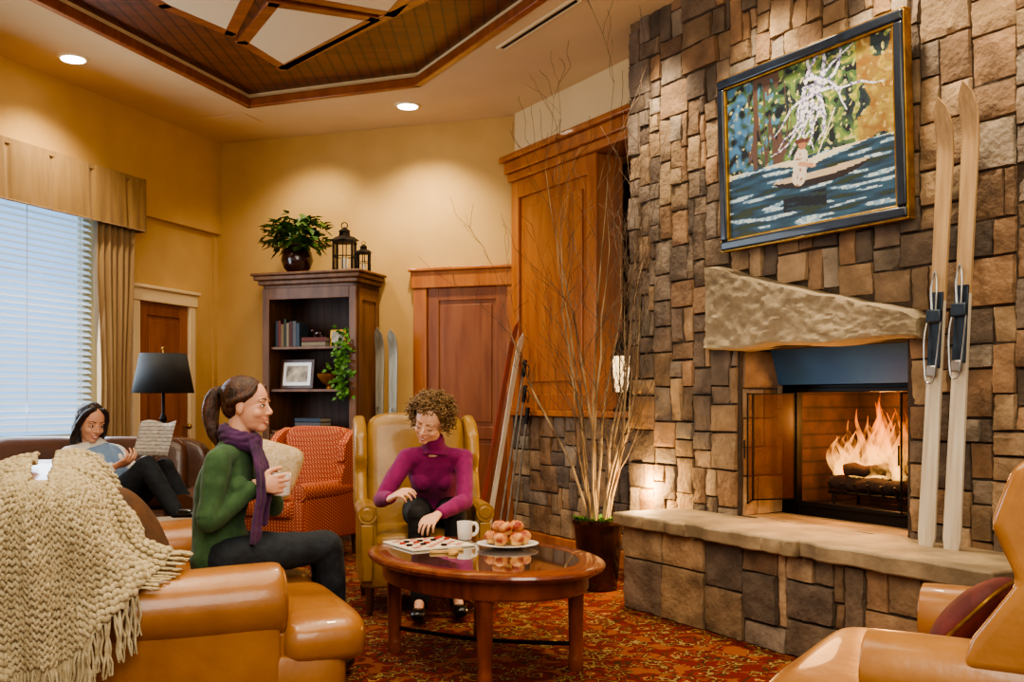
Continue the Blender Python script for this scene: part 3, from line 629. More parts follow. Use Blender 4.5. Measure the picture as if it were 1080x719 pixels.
x=-.385; rng=random.Random(3); cn=['slate blue','dark red','tan','dark green','beige','maroon','grey']
ords=['first','second','third','fourth','fifth','sixth','seventh','eighth']
for k in range(8):
    w_=rng.uniform(.022,.036); h_=rng.uniform(.2,.26); i=k%7
    o=thing('book','%s upright book, %s from the left on the bookcase top shelf'%(cn[i],ords[k]),'book',bkp(x+w_/2,-D+.14,1.702),BRZ,group='upright books on the top bookcase shelf')
    mb=MB(); mb.bx(-w_/2,-w_/2+.003,-.075,.075,0,h_); mb.bx(w_/2-.003,w_/2,-.075,.075,0,h_); mb.bx(-w_/2,w_/2,-.08,-.074,0,h_); mb.build('cover',M['book%d'%i],parent=o,bev=.001); MB().bx(-w_/2+.003,w_/2-.003,-.073,.07,.004,h_-.004).build('pages',M['pages'],parent=o)
    x+=w_+.002
def flatbook(p,rz,w,d,h,i,label,group,name='book',cat='book'):
    o=thing(name,label,cat,p,rz,group=group); mb=MB(); mb.bx(-w/2,w/2,-d/2,d/2,0,.004); mb.bx(-w/2,w/2,-d/2,d/2,h-.004,h); mb.bx(-w/2,w/2,-d/2,-d/2+.004,0,h); mb.build('cover',M['book%d'%i],parent=o); MB().bx(-w/2+.004,w/2-.004,-d/2+.004,d/2-.004,.004,h-.004).build('pages',M['pages'],parent=o)
for k,(z,i,t) in enumerate(((0,4,'lowest'),(.042,1,'topmost'))): flatbook(bkp(-.0,-D+.15,1.702+z),BRZ+.05*k,.24,.17,.04,i,'%s book lying flat beside the upright books on the top shelf'%t,'flat books on the top shelf')
for k,(i,t) in enumerate(((5,'bottom'),(6,'middle'),(0,'top'))): flatbook(bkp(-.05,-D+.15,.952+.037*k),BRZ-.04*k,.27,.18,.035,i,'%s book of the flat stack on the lowest open bookcase shelf'%t,'flat books on the lower shelf')
o=thing('carved_bear','small carved dark ornament standing on the flat books in the bookcase','ornament',bkp(0,-D+.15,1.788),BRZ)
mb=MB(); mb.ball((0,0,.035),(.055,.03,.03)); mb.ball((-.055,0,.06),(.024,.02,.022)); 
for a in(-.03,.035): mb.cyl((a,-.012,0),(a,-.012,.03),.011,n=8); mb.cyl((a,.012,0),(a,.012,.03),.011,n=8)
mb.build('figure',M['pot'],parent=o)
o=thing('picture_frame','small gilt framed picture at the right end of the top bookcase shelf','picture frame',bkp(.215,-D+.12,1.702),BRZ,rx=rad(-8)); mb=MB(); mb.bx(-.08,.08,-.01,.01,0,.15); mb.build('frame',M['gold'],parent=o,bev=.004); MB().bx(-.06,.06,-.013,-.008,.02,.13).build('picture',M['photo'],parent=o)
o=thing('picture_frame','dark framed landscape photo standing on the middle bookcase shelf','picture frame',bkp(-.20,-D+.12,1.322),BRZ,rx=rad(-8)); mb=MB(); mb.bx(-.17,.17,-.012,.012,0,.27); mb.build('frame',M['dkwood'],parent=o,bev=.005); MB().bx(-.14,.14,-.016,-.01,.03,.24).build('picture_mat',M['white'],parent=o); MB().bx(-.11,.11,-.019,-.012,.06,.21).build('picture',M['photo'],parent=o)
o=thing('brass_bowl','brass coloured footed bowl beside the framed photo in the bookcase','bowl',bkp(.12,-D+.16,1.322),BRZ); MB().lathe([(.045,0),(.04,.015),(.03,.03),(.08,.06),(.115,.11),(.12,.135),(.112,.135),(.1,.1),(.06,.06),(.0,.05)]).build('bowl_body',M['bowl'],parent=o)
o=thing('ivy_plant','trailing green ivy plant on the right side of the bookcase shelves','potted plant',bkp(.35,-D+.11,1.702),BRZ)
MB().lathe([(.045,0),(.05,.08),(.055,.09),(.05,.09),(.045,.08)]).build('pot',M['bowl'],parent=o)
mb=MB(); rng=random.Random(8)
for k in range(210):
    t=rng.random(); x=rng.gauss(0,.045)+.01*math.sin(t*9); z=.16-t*.62; y=-.13-.05*rng.random()
    if z>.05: y=rng.uniform(-.14,.03)
    mb.leaf((x,y,z),(rng.uniform(-1,1),-.6,rng.uniform(-1,.4)),(0,-1,.5),.05,.02)
mb.build('foliage',M['leaf2'],parent=o)
mb=MB()
for k in range(4): mb.tube([(.01*k-.02,0,.08),(.02*k-.04,-.09,.1),(.03*k-.05,-.16,-.05),(.02*k-.03,-.16,-.42+.06*k)],.003,5,k=4)
mb.build('vine',M['leaf'],parent=o)
o=thing('potted_houseplant','leafy green plant in a round brown glazed pot on the bookcase top','potted plant',bkp(-.22,-.27,2.355),BRZ)
MB().lathe([(.06,0),(.07,.01),(.12,.06),(.145,.13),(.13,.21),(.10,.25),(.115,.27),(.105,.275),(.09,.25)],28).build('pot',M['pot'],parent=o)
MB().lathe([(.0,.24),(.095,.245)]).build('soil',M['soil'],parent=o)
mb=MB(); rng=random.Random(5); st=MB()
for k in range(460):
    a=rng.uniform(0,2*PI); e=rng.uniform(-.6,1.2); r=rng.uniform(.08,.28); x,y,z=r*math.cos(a)*math.cos(e)*1.15,r*math.sin(a)*math.cos(e)*.7,.34+r*math.sin(e)*.85
    dy=math.sin(a)
    if y>.06: y=.06; dy=-.3
    mb.leaf((x,y,z),(math.cos(a),dy,rng.uniform(-.9,.5)),(0,0,1),rng.uniform(.07,.11),.032)
    if k%9==0: st.tube([(0,0,.25),(x*.5,y*.5,z*.9+.03),(x,y,z)],.003,5,k=3)
mb.build('foliage',M['leaf'],parent=o); st.build('stem',M['leaf2'],parent=o)
def lantern(x,s,label):
    o=thing('candle_lantern',label,'lantern',bkp(x,-.25,2.355),BRZ+.3); q=s
    mb=MB(); mb.bx(-q*.42,q*.42,-q*.42,q*.42,0,q*.12)
    for i in(-1,1):
        for j in(-1,1): mb.bx(i*q*.36-q*.04,i*q*.36+q*.04,j*q*.36-q*.04,j*q*.36+q*.04,q*.1,q*1.2)
    mb.bx(-q*.42,q*.42,-q*.42,q*.42,q*1.18,q*1.26)
    for i in (-1,1): mb.bx(-q*.36,q*.36,i*q*.36-.003,i*q*.36+.003,q*.63,q*.67); mb.bx(i*q*.36-.003,i*q*.36+.003,-q*.36,q*.36,q*.63,q*.67); mb.bx(-.004,.004,i*q*.36-.003,i*q*.36+.003,q*.1,q*1.2); mb.bx(i*q*.36-.003,i*q*.36+.003,-.004,.004,q*.1,q*1.2)
    mb.build('lantern_frame',M['iron'],parent=o,bev=.002)
    mb=MB(); mb.lathe([(q*.6,q*1.26),(q*.36,q*1.42),(q*.22,q*1.46),(q*.2,q*1.62),(q*.26,q*1.63),(q*.03,q*1.8)],4); mb.tube([(q*.12*math.sin(t*PI/6),0,q*1.86-q*.12*math.cos(t*PI/6)) for t in range(13)],q*.02,6); mb.build('roof',M['iron'],parent=o)
    MB().lathe([(q*.14,q*.12),(q*.14,q*.6),(0,q*.6)],12).build('candle',M['whitep'],parent=o)
lantern(.25,.23,'larger black metal candle lantern on the bookcase top'); lantern(.44,.14,'smaller black metal candle lantern beside the larger one on the bookcase')
ski(B(1.90,.32,.005),B(1.86,.20,1.86),1.86,.09,M['skigrey'],'short grey ski standing by the bookcase, nearer to the bookcase',rz=BRZ)
ski(B(2.04,.34,.005),B(2.0,.22,1.84),1.84,.09,M['skigrey'],'short grey ski standing by the bookcase, nearer to the wooden door',rz=BRZ)
# ---------------------------------------------------------------- potted branches
pl=thing('branch_planter','tall bare birch branches in a dark pot beside the hearth','potted branches',(.56,6.56,0))
MB().lathe([(.115,0),(.12,.01),(.155,.36),(.165,.42),(.175,.43),(.175,.455),(.155,.455),(.15,.42)],32).build('pot',M['pot'],parent=pl)
MB().lathe([(0,.40),(.15,.41),(.1,.43),(0,.45)]).build('moss',M['soil'],parent=pl)
mb=MB(); rng=random.Random(77)
for k in range(150): a=rng.uniform(0,6.28); r=rng.uniform(.03,.16); mb.leaf((r*math.cos(a),r*math.sin(a),.44),(math.cos(a),math.sin(a),rng.uniform(.1,1.2)),(0,0,1),.05,.016)
mb.build('foliage',M['leaf2'],parent=pl)
mb=MB(); base=V((.56,6.56,0)); nrm=V((-.866,-.5,0)); uax=V((.5,-.866,0))
def clampp(p):
    wv=base+p-P0; 
    if wv.dot(uax)>-.75 and wv.dot(nrm)<.09: p=p+nrm*(.09-wv.dot(nrm))
    if wv.dot(nrm)<-.25: p=p+nrm*(-.25-wv.dot(nrm))
    return p
def twig(p,d,L,r,lev):
    n=9 if lev==0 else 6; pts=[p.copy()]; dd=d.copy(); ds=[d]
    for i in range(n):
        g=(.08,.16,.2)[lev]
        dd=(dd+V((rng.gauss(0,g),rng.gauss(0,g),.05))).normalized(); pts.append(clampp(pts[-1]+dd*L/n)); ds.append(dd)
    mb.k=0 if lev==0 else 1
    mb.tube(pts,[max(.0015,r*(1-.85*i/n)) for i in range(n+1)],6 if lev==0 else 4)
    if lev<2:
        for i in range(2 if lev==0 else 1,n+1):
            if rng.random()<(.98 if lev==0 else .8): 
                    a=rng.uniform(0,2*PI); sd=V((math.cos(a),math.sin(a),rng.uniform(.1,.5)))
                    nd=(ds[i]+sd*rng.uniform(.4,.8)).normalized(); twig(pts[i],nd,L*rng.uniform(.22,.42),r*(1-.75*i/n)*.55,lev+1)
for k in range(14):
    a=k*2*PI/14+rng.uniform(-.25,.25); t=rng.uniform(.05,.28); L=rng.uniform(1.2,2.1)
    if k==3: t=.03; L=2.65
    if k==8: t=.1; L=2.3
    d=V((math.cos(a)*t,math.sin(a)*t,1)).normalized(); twig(V((.06*math.cos(a),.06*math.sin(a),.42)),d,L,.0105,0)
M['twig']=mat('dark_twig','#6c5640','#40301f',9,rough=.8)
mb.build('branches',[M['birch'],M['twig']],parent=pl,nofix=True)
# ---------------------------------------------------------------- coffee table
ct=thing('coffee_table','oval cherry wood coffee table with a glass inset top','table',(-.14,4.75,0),.63)
sx,sy=.48,.68
mb=MB(); mb.lathe([(.80,.462),(.96,.466),(.985,.474),(1,.486),(.995,.497),(.97,.502),(.80,.502),(.80,.49)],72,sx=sx,sy=sy); mb.build('table_top',M['cherry'],parent=ct,ang=30)
MB().lathe([(.79,.485),(.80,.501)],72,sx=sx,sy=sy).build('glass_inset',M['tglass'],parent=ct)
mb=MB(); mb.lathe([(.84,.385),(.86,.38),(.87,.39),(.87,.462),(.84,.462)],72,sx=sx,sy=sy); mb.build('apron',M['cherry'],parent=ct,ang=30)
for i in(-1,1):
    for j in(-1,1):
        x,y=.25*i,.385*j; mb=MB(); mb.lathe([(.030,0),(.034,.02),(.034,.06),(.030,.075),(.032,.09),(.036,.34),(.042,.36),(.042,.47)],20,(x,y,0)); mb.build('leg',M['cherry'],parent=ct)
mb=MB(); mb.tube([(-.25,-.385,.12),(0,0,.10),(.25,.385,.12)],.010,8,k=6); mb.tube([(.25,-.385,.12),(0,0,.10),(-.25,.385,.12)],.010,8,k=6); mb.build('stretcher',M['iron'],parent=ct)
def tp(x,y,z=.502): return V((-.14+.808*x-.589*y,4.75+.589*x+.808*y,z))
BDX,BDY=-.05,.40
o=thing('checkers_board','faded red and cream checkers board on the coffee table','game board',tp(BDX,BDY),.55)
MB().bx(-.17,.17,-.17,.17,0,.010).build('frame',M['whitep'],parent=o,bev=.002)
mb=MB(); q=.30/8
for i in range(8):
    for j in range(8): mb.k=(i+j)%2; mb.bx(-.15+i*q,-.15+(i+1)*q,-.15+j*q,-.15+(j+1)*q,.010,.0115)
mb.build('squares',[M['boardred'],M['whitep']],parent=o)
rng=random.Random(2); used=set()
for k in range(12):
    while True:
        i,j=rng.randint(0,7),rng.randint(0,7)
        if (i+j)%2==0 and (i,j) not in used and not(2<i<6 and j>5): break
    used.add((i,j)); lx,ly=-.15+(i+.5)*q,-.15+(j+.5)*q; c,s=math.cos(.55),math.sin(.55); col='redp' if k%2 else 'black'
    MB().lathe([(.014,0),(.015,.002),(.015,.007),(.012,.008)],14).build('checker',M[col],loc=tp(BDX,BDY)+V((lx*c-ly*s,lx*s+ly*c,.0117)),label=('red' if k%2 else 'black')+' round checker piece on the checkers board',cat='game piece',group=('red' if k%2 else 'black')+' checkers on the board')
def mug(loc,rz,label):
    o=thing('mug',label,'mug',loc,rz); MB().lathe([(.0,0),(.032,0),(.036,.004),(.041,.09),(.041,.094),(.038,.094),(.033,.01),(0,.008)],28).build('cup_body',M['white'],parent=o,ang=60)
    MB().tube([(.038,0,.078),(.058,0,.08),(.07,0,.055),(.06,0,.028),(.036,0,.022)],[(.006,.009)]*5,8,k=5,xa=(0,1,0)).build('handle',M['white'],parent=o)
    MB().lathe([(0,.082),(.0365,.082)]).build('coffee',M['log'],parent=o)
mug(tp(.20,.45),.4,'white ceramic mug standing on the coffee table by the checkers board')
pc=tp(.22,.10)
o=thing('serving_plate','round white serving plate holding muffins on the coffee table','plate',pc); MB().lathe([(0,.0),(.07,0),(.075,.006),(.15,.018),(.152,.022),(.148,.023),(.07,.012),(0,.01)],40).build('plate_body',M['white'],parent=o,ang=60)
def muffin(p,rz,label,group,s=1):
    o=thing('muffin',label,'muffin',p,rz,group=group,rx=rng.uniform(-.3,.3)); MB().lathe([(.022*s,0),(.032*s,.03*s)],18).build('cup',M['bone'],parent=o)
    mb=MB(); mb.ball((0,0,.036*s),(.038*s,.037*s,.027*s)); 
    for k in range(7): a=k; mb.ball((.018*math.cos(a)*s,.018*math.sin(a)*s,.054*s),.008*s,8,6)
    mb.build('muffin_top',M['pastry'],parent=o)
for k in range(7):
    a=k*PI/3; r=.078 if k<6 else 0; muffin(pc+V((r*math.cos(a),r*math.sin(a),.018)),a,'red brown topped muffin in the ring on the white plate','muffins on the serving plate')
for k in range(3): a=k*2.1+.5; muffin(pc+V((.042*math.cos(a),.042*math.sin(a),.066)),a,'red brown topped muffin piled on top of the others','upper muffins on the serving plate')
for k,(x,y,r) in enumerate(((-.16,.14,.2),(-.10,.11,.9),(-.05,.15,.4),(-.12,.06,1.4))): MB().bx(-.035,.035,-.016,.016,0,.012).build('domino_tile',M['bone'],loc=tp(x,y),rz=r,bev=.002,label='small tan wooden tile lying near the checkers board',cat='game piece',group='wooden tiles on the table')
# ---------------------------------------------------------------- armchairs
def wing_chair(name,label,loc,rz,m,W,D,SH,BH,AH,r,wingf,tover,legm,wing=True):
    o=thing(name,label,'armchair',loc,rz)
    MB().sb((0,-tover*.4,(SH-.08+.16)/2),(W-.04,D-.06+tover*.8,SH-.08-.14),.15,.15).build('seat_base',m,parent=o)
    mb=MB(); mb.sb((0,-.07,SH-.055),(W-4*r+.05,D-.12,.15),.35,.25)
    if tover: mb.sb((0,-D/2-tover/2+.06,SH-.055),(W-.03,tover+.10,.15),.4,.3)
    mb.build('seat_cushion',m,parent=o)
    MB().sb((0,0,0),(W-.16,.17,BH-SH+.12),.3,.35,Mx=TR((0,D/2-.12,(SH+BH)/2-.03),rx=rad(-9))).build('backrest',m,parent=o)
    for s in(-1,1):
        x=s*(W/2-r)
        mb=MB(); mb.tube([(x,-D/2+.02,AH-r),(x,-D/2+.04,AH-r),(x,0,AH-r),(x,D/2-.12,AH-r+.01)],[(r*.92,r*.92),(r,r),(r,r),(r*.9,r*.9)],24,k=4,xa=(1,0,0)); mb.sb((x-s*.01,-.02,(AH-r+.14)/2+.04),(r*1.7,D-.1,AH-r-.14),.15,.15); mb.build('arm',m,parent=o)
        mb=MB(); mb.tube([(x,-D/2+.022,AH-r),(x,-D/2+.006,AH-r)],[r*.86,r*.7],20); mb.prism([(-r*.5,.2),(r*.5,.2),(r*.62,AH-2*r),(-r*.62,AH-2*r)],lambda p,q,h:(x+p,h,q),-D/2+.005,-D/2+.04); mb.build('arm_front',m,parent=o,bev=.008)
        if wing:
            y0=D/2; pg=[(y0-.04,AH-.06),(y0+.06,BH+.0),(y0-.06,BH+.015),(y0-wingf*.6,BH-.02),(y0-wingf*.92,BH-.10),(y0-wingf*1.02,BH-.24),(y0-wingf*.9,AH+.16),(y0-wingf*1.1,AH+.02),(y0-wingf*1.15,AH-.06)]
            MB().prism(pg,lambda p,q,h:(s*(W/2-.045)+h,p,q),-.04,.035).build('wing',m,parent=o,bev=.028,seg=5)
    for i in(-1,1):
        for j in(-1,1): MB().lathe([(.014,0),(.018,.02),(.026,.14),(.03,.18)],12,(i*(W/2-.07),j*(D/2-.07),0)).build('leg',legm,parent=o)
    return o
wing_chair('wing_armchair','mustard leather wingback armchair behind the coffee table',(-.555,6.12,0),.20,M['leather2'],.78,.76,.45,1.11,.63,.055,.30,0,M['dkwood'])
wing_chair('wing_armchair','orange leather wingback armchair at the right edge of the photo',(1.44,2.70,0),rad(-122),M['leather3'],.96,.80,.46,1.17,.64,.10,.49,.28,M['dkwood'])
rc=wing_chair('club_armchair','red and gold checked armchair in front of the bookcase',(-1.70,8.0,0),rad(-28),M['plaid'],.80,.76,.45,.98,.60,.07,.28,0,M['dkwood'])
def pillow(name,label,loc,rot,sz,m,piping=None):
    o=thing(name,label,'pillow',loc); o.rotation_euler=rot; MB().sb((0,0,0),sz,1,.42,48,24).build('pillow_body',m,parent=o,ang=180)
    if piping: 
        pts=[(sz[0]/2*sp(math.cos(t*PI/24),.42),sz[1]/2*sp(math.sin(t*PI/24),.42),0) for t in range(49)]; MB().tube(pts,.006,6).build('piping',piping,parent=o)
pillow('throw_pillow','burgundy patterned pillow on the orange leather armchair',(1.38,3.03,.575),(rad(48),0,rad(-128)),(.34,.28,.14),M['burg'],M['gold'])
pillow('throw_pillow','cream patterned pillow leaning in the red checked armchair',(-1.86,7.72,.70),(rad(70),rad(12),rad(-20)),(.54,.42,.16),M['tanpil'],M['bone'])
pillow('throw_pillow','dark brown pillow in the corner of the caramel leather sofa',(-1.40,3.86,.68),(rad(66),rad(10),rad(105)),(.44,.44,.16),M['pillow'])
pillow('throw_pillow','olive pillow behind the woman in the mustard armchair',(-.66,6.36,.68),(rad(72),0,rad(10)),(.36,.34,.12),M['green'])
# ---------------------------------------------------------------- foreground sofa
S0=V((-.78,3.45,0)); SRZ=rad(113); SL=1.75
so=thing('leather_sofa','caramel leather sofa with rolled arms in the left foreground','sofa',S0,SRZ)
m=M['leather']
MB().sb((SL/2,.30,.22),(SL-.04,1.10,.26),.12,.12).build('seat_base',m,parent=so)
for k,(a,b) in enumerate(((.0,SL/2),(SL/2,SL-.02))):
    mb=MB(); c=(a+b)/2; ia=a+.2 if k==0 else a; ib=b-.2 if k==1 else b
    mb.sb(((ia+ib)/2,.22,.385),(ib-ia,.72,.17),.35,.2,40,18); mb.sb((c,-.155,.375),(b-a,.33,.20),.6,.34,40,18); mb.build('seat_cushion',m,parent=so)
    MB().sb((0,0,0),(ib-ia,.17,.48),.4,.3,Mx=TR(((ia+ib)/2,.56,.66),rx=rad(-10))).build('back_cushion',m,parent=so)
MB().sb((SL/2,.76,.54),(SL-.02,.25,.84),.25,.12,48,20).build('backrest',m,parent=so)
for x in (.125,SL-.125):
    mb=MB(); mb.tube([(x,-.015,.52),(x,0,.52),(x,.1,.52),(x,.4,.515),(x,.8,.52)],[(.115,.115),(.135,.13),(.14,.13),(.14,.125),(.13,.12)],32,k=4,xa=(1,0,0)); mb.sb((x,.40,.28),(.22,.80,.42),.12,.12); mb.build('arm',m,parent=so)
    mb=MB(); mb.tube([(x,-.01,.52),(x,-.028,.52)],[.10,.08],28); mb.prism([(-.07,.1),(.07,.1),(.085,.42),(-.085,.42)],lambda p,q,h:(x+p,h,q),-.02,.02); mb.build('arm_front',m,parent=so,bev=.01)
    mb=MB(); mb.tube([(x+.110*math.cos(t*PI/16),-.018,.52+.108*math.sin(t*PI/16)) for t in range(33)],.006,6); mb.build('piping',m,parent=so)
for x in(.08,SL-.08):
    for y in (-.12,.8): MB().lathe([(.02,0),(.035,.05),(.03,.1)],14,(x,y,0)).build('leg',M['dkwood'],parent=so)
tb=thing('knitted_throw','chunky cream knitted throw with long fringe draped over the leather sofa','throw blanket',S0,SRZ)
cols=[[(.95,.72,.985),(.95,.600,.955),(.93,.50,.78),(.9,.46,.6)],[(.5,.72,.99),(.48,.590,.955),(.42,.48,.80),(.36,.44,.62)],[(.25,.72,.975),(.22,.60,.92),(.2,.49,.74),(.16,.36,.67)],
[(.14,.73,.96),(.05,.64,.89),(.0,.58,.72),(-.03,.54,.55)],[(.08,.74,.955),(-.03,.71,.88),(-.05,.68,.66),(-.05,.67,.42)],[(.08,.76,.955),(-.04,.79,.88),(-.06,.78,.62),(-.07,.78,.40)],[(.12,.78,.96),(-.02,.88,.89),(-.03,.91,.60),(-.04,.91,.34)],[(.4,.78,.985),(.35,.91,.92),(.33,.93,.6),(.33,.94,.3)],[(.95,.78,.985),(.95,.90,.92),(.95,.92,.6),(.95,.93,.3)]]
rows=[catmull([c[k] for c in cols],30) for k in range(4)]
NS=len(rows[0]); grid=[catmull([rows[k][i] for k in range(4)],40) for i in range(NS)]; NTt=len(grid[0]); g0=[list(g) for g in grid]; nor=[[None]*NTt for _ in range(NS)]
for i in range(NS):
    for j in range(NTt):
        p=V(g0[i][j]); a=V(g0[min(i+1,NS-1)][j])-V(g0[max(i-1,0)][j]); b=V(g0[i][min(j+1,NTt-1)])-V(g0[i][max(j-1,0)]); n_=a.cross(b)
        if n_.length>1e-9: n_.normalize()
        if n_.dot(p-V((.5,.74,.5)))<0: n_=-n_
        w_=min(1,j/60); d=.035*noise.noise(p*3.5)+.010+w_*.026*math.sin(i*.15+1.5*noise.noise(p*3)*3)+.014*w_
        grid[i][j]=tuple(p+n_*d); nor[i][j]=n_
mb=MB(); mb.add([p for g in grid for p in g],[(i*NTt+j,i*NTt+j+1,(i+1)*NTt+j+1,(i+1)*NTt+j) for i in range(NS-1) for j in range(NTt-1)])
ub=MB(); ub.ball((0,0,0),1,7,5); UV=[V(v) for v in ub.v]; UF=ub.f
rng=random.Random(9)
for i in range(1,NS-1,2):
    j=2+rng.randint(0,1)
    while j<NTt-2:
        p=V(grid[i][j]); a=(V(grid[i+1][j])-V(grid[i-1][j])); b=V(grid[i][min(j+3,NTt-1)])-V(grid[i][j-2]); 
        la=a.length
        if la>.004:
            a.normalize(); b.normalize(); n_=nor[i][j]; s=1 if (i//2)%2 else -1
            t=(b+a*(.55*s+rng.uniform(-.25,.25))).normalized(); u=n_.cross(t).normalized(); n2=t.cross(u); ra=max(.006,min(.012,la*.62)); k0=len(mb.v)
            c=p+n_*(.005+rng.uniform(-.002,.003)); mb.v+=[c+t*v.x*.0150+u*v.y*ra+n2*v.z*.0080 for v in UV]; mb.f+=[[k0+q for q in f] for f in UF]; mb.c+=[None]*len(UF); mb.mi+=[0]*len(UF)
        acc=0; step=rng.uniform(.017,.023)
        while acc<step and j<NTt-2: acc+=(V(grid[i][j+1])-V(grid[i][j])).length; j+=1
mb.build('knit_body',M['knit'],parent=tb,ang=180,nofix=True)
mb=MB()
for i in range(0,NS,2):
    e=V(grid[i][-1]); L=rng.uniform(.13,.19); dd=V((rng.uniform(-.12,.12),rng.uniform(-.12,.12),-1)).normalized()
    if 48<i<82: dd=V((rng.uniform(-.35,.05),-1,-.10)).normalized(); L*=.35
    elif i<=48: dd=V((rng.uniform(-.2,.2),-.25,-1)).normalized(); L*=.45
    for w_ in range(3):
        o2=V((rng.uniform(-.012,.012),rng.uniform(-.012,.012),0)); cz=V((.006*math.sin(w_*2),.006*math.cos(w_*2),0))
        mb.tube([e,e+dd*L*.25+o2,e+dd*L*.5+o2+cz,e+dd*L*.75+o2-cz,e+dd*L+o2*1.4],[.0045,.004,.0045,.004,.003],5,k=2)
mb.build('fringe',M['knit'],parent=tb,nofix=True)
# ---------------------------------------------------------------- background sofa, table and lamp
bs=thing('leather_sofa','dark brown leather sofa beneath the window with the reading woman','sofa',(-2.88,6.70,0),.1)
m=M['leatherdk']
MB().sb((0,0,.2),(1.7,.84,.3),.12,.12).build('seat_base',m,parent=bs)
for s in(-1,1):
    MB().sb((s*.34,-.08,.40),(.66,.68,.16),.4,.25).build('seat_cushion',m,parent=bs); MB().sb((0,0,0),(.66,.2,.5),.4,.35,Mx=TR((s*.34,.26,.72),rx=rad(-10))).build('back_cushion',m,parent=bs)
    mb=MB(); mb.tube([(s*.77,-.42,.52),(s*.77,.4,.54)],[.11,.11],24,xa=(1,0,0)); mb.sb((s*.77,0,.3),(.17,.8,.42),.12,.12); mb.build('arm',m,parent=bs)
MB().sb((0,.36,.55),(1.6,.2,.84),.3,.15).build('backrest',m,parent=bs)
et=thing('end_table','small dark wooden end table under the black table lamp','table',(-2.62,7.62,0))
MB().lathe([(.28,.66),(.30,.67),(.30,.69),(.28,.70)],32).build('table_top',M['dkwood'],parent=et); MB().lathe([(.16,0),(.15,.03),(.04,.06),(.03,.3),(.045,.5),(.03,.66)],20).build('pedestal',M['dkwood'],parent=et)
lp=thing('table_lamp','black shaded table lamp with a dark turned base beside the curtain','lamp',(-2.62,7.62,.70))
MB().lathe([(.075,0),(.075,.015),(.03,.03),(.025,.08),(.045,.16),(.05,.24),(.025,.33),(.018,.36),(.03,.38),(.012,.42),(.012,.60)],24).build('lamp_base',M['iron'],parent=lp)
o=MB(); vs=[];nn=36
for r_,z_ in((.225,.575),(.17,.87)): vs+=[(r_*math.cos(2*PI*j/nn),r_*math.sin(2*PI*j/nn),z_) for j in range(nn)]
o.add(vs,[(j,(j+1)%nn,(j+1)%nn+nn,j+nn) for j in range(nn)]); o=o.build('lamp_shade',M['shade'],parent=lp); o.modifiers.new('s','SOLIDIFY').thickness=.004
MB().cyl((0,0,.6),(0,0,.9),.005,n=8).ball((0,0,.91),.012).build('finial',M['gold'],parent=lp)
bt=thing('side_table','low wooden side table with a pale top behind the green sweater woman','table',(-1.93,5.55,0),.2)
MB().bx(-.27,.27,-.22,.22,.52,.55).build('table_top',M['cherry'],parent=bt,bev=.006); MB().bx(-.22,.22,-.17,.17,.55,.556).build('stone_inset',M['slab'],parent=bt)
for i in(-1,1):
    for j in(-1,1): MB().box((i*.24,j*.19,.26),(.04,.04,.52)).build('leg',M['cherry'],parent=bt,bev=.004)
MB().bx(-.25,.25,-.2,.2,.45,.52).build('apron',M['cherry'],parent=bt)
flatbook((-1.95,5.52,.557),.5,.22,.28,.012,4,'beige magazine lying on the pale topped side table',None,'magazine','magazine')
bkc=V((-2.47,7.49,.70))
bkx=thing('wicker_basket','small wicker basket of pine cones on the end table beside the lamp','basket',bkc); MB().lathe([(.055,0),(.085,.045),(.095,.10),(.087,.10),(.07,.035),(0,.02)],20).build('basket_body',M['wicker'],parent=bkx)
for k in range(5): MB().sb((0,0,.025),(.055,.055,.065),.8,.8).build('pine_cone',M['dkwood'],loc=bkc+V((.04*math.cos(k*1.25),.04*math.sin(k*1.25),.055)),label='brown pine cone heaped in the wicker basket',cat='pine cone',group='pine cones in the basket')
# ---------------------------------------------------------------- people
def hand(mb,w,d,n,t,curl=(.5,.6,.5),s=1.0,tc=.5):
    w=V(w); d=V(d).normalized(); n=V(n); n=(n-d*n.dot(d)).normalized(); t0=V(t); t=d.cross(n); t=t if t.dot(t0)>0 else -t
    mb.tube([w-d*.02,w+d*.02,w+d*.055,w+d*.085],[(.026*s,.017*s),(.031*s,.017*s),(.039*s,.015*s),(.036*s,.010*s)],12,k=3,xa=t)
    Ls=((.040,.026,.020),(.044,.029,.021),(.040,.027,.020),(.031,.020,.018))
    for i in range(4):
        off=.030-.0205*i; p=w+d*(.082-.004*abs(i-1))*s+t*off*s; a=0; fan=t*(.10-.07*i); pts=[p-d*.02,p]
        for k in range(3):
            a+=curl[k]*(1+.08*i); dd=((d+fan)*math.cos(a)+n*math.sin(a)).normalized(); p=p+dd*Ls[i][k]*s; pts.append(p)
        mb.tube(pts,[.009*s,.0092*s,.0085*s,.0078*s,.0062*s],8,k=3)
        mb.ball(pts[-1],.0062*s,8,6)
    p=w+d*.025*s+t*.024*s; d1=(t*.75+d*.65+n*.25).normalized(); q=p+d1*.038*s; d2=(d*.85+t*.3+n*tc).normalized(); r=q+d2*.030*s; d3=(d*.8+n*(tc+.3)).normalized(); u=r+d3*.024*s
    mb.tube([p-d1*.01,p,q,r,u],[.013*s,.014*s,.0115*s,.010*s,.0075*s],8,k=3); mb.ball(u,.0075*s,8,6)
def head_mx(c,f,u,s=1.0):
    f=V(f).normalized(); u=V(u); u=(u-f*u.dot(f)).normalized(); r=f.cross(u)
    return Matrix.Translation(c)@Matrix((r,f,u)).transposed().to_4x4()@Matrix.Scale(s,4)
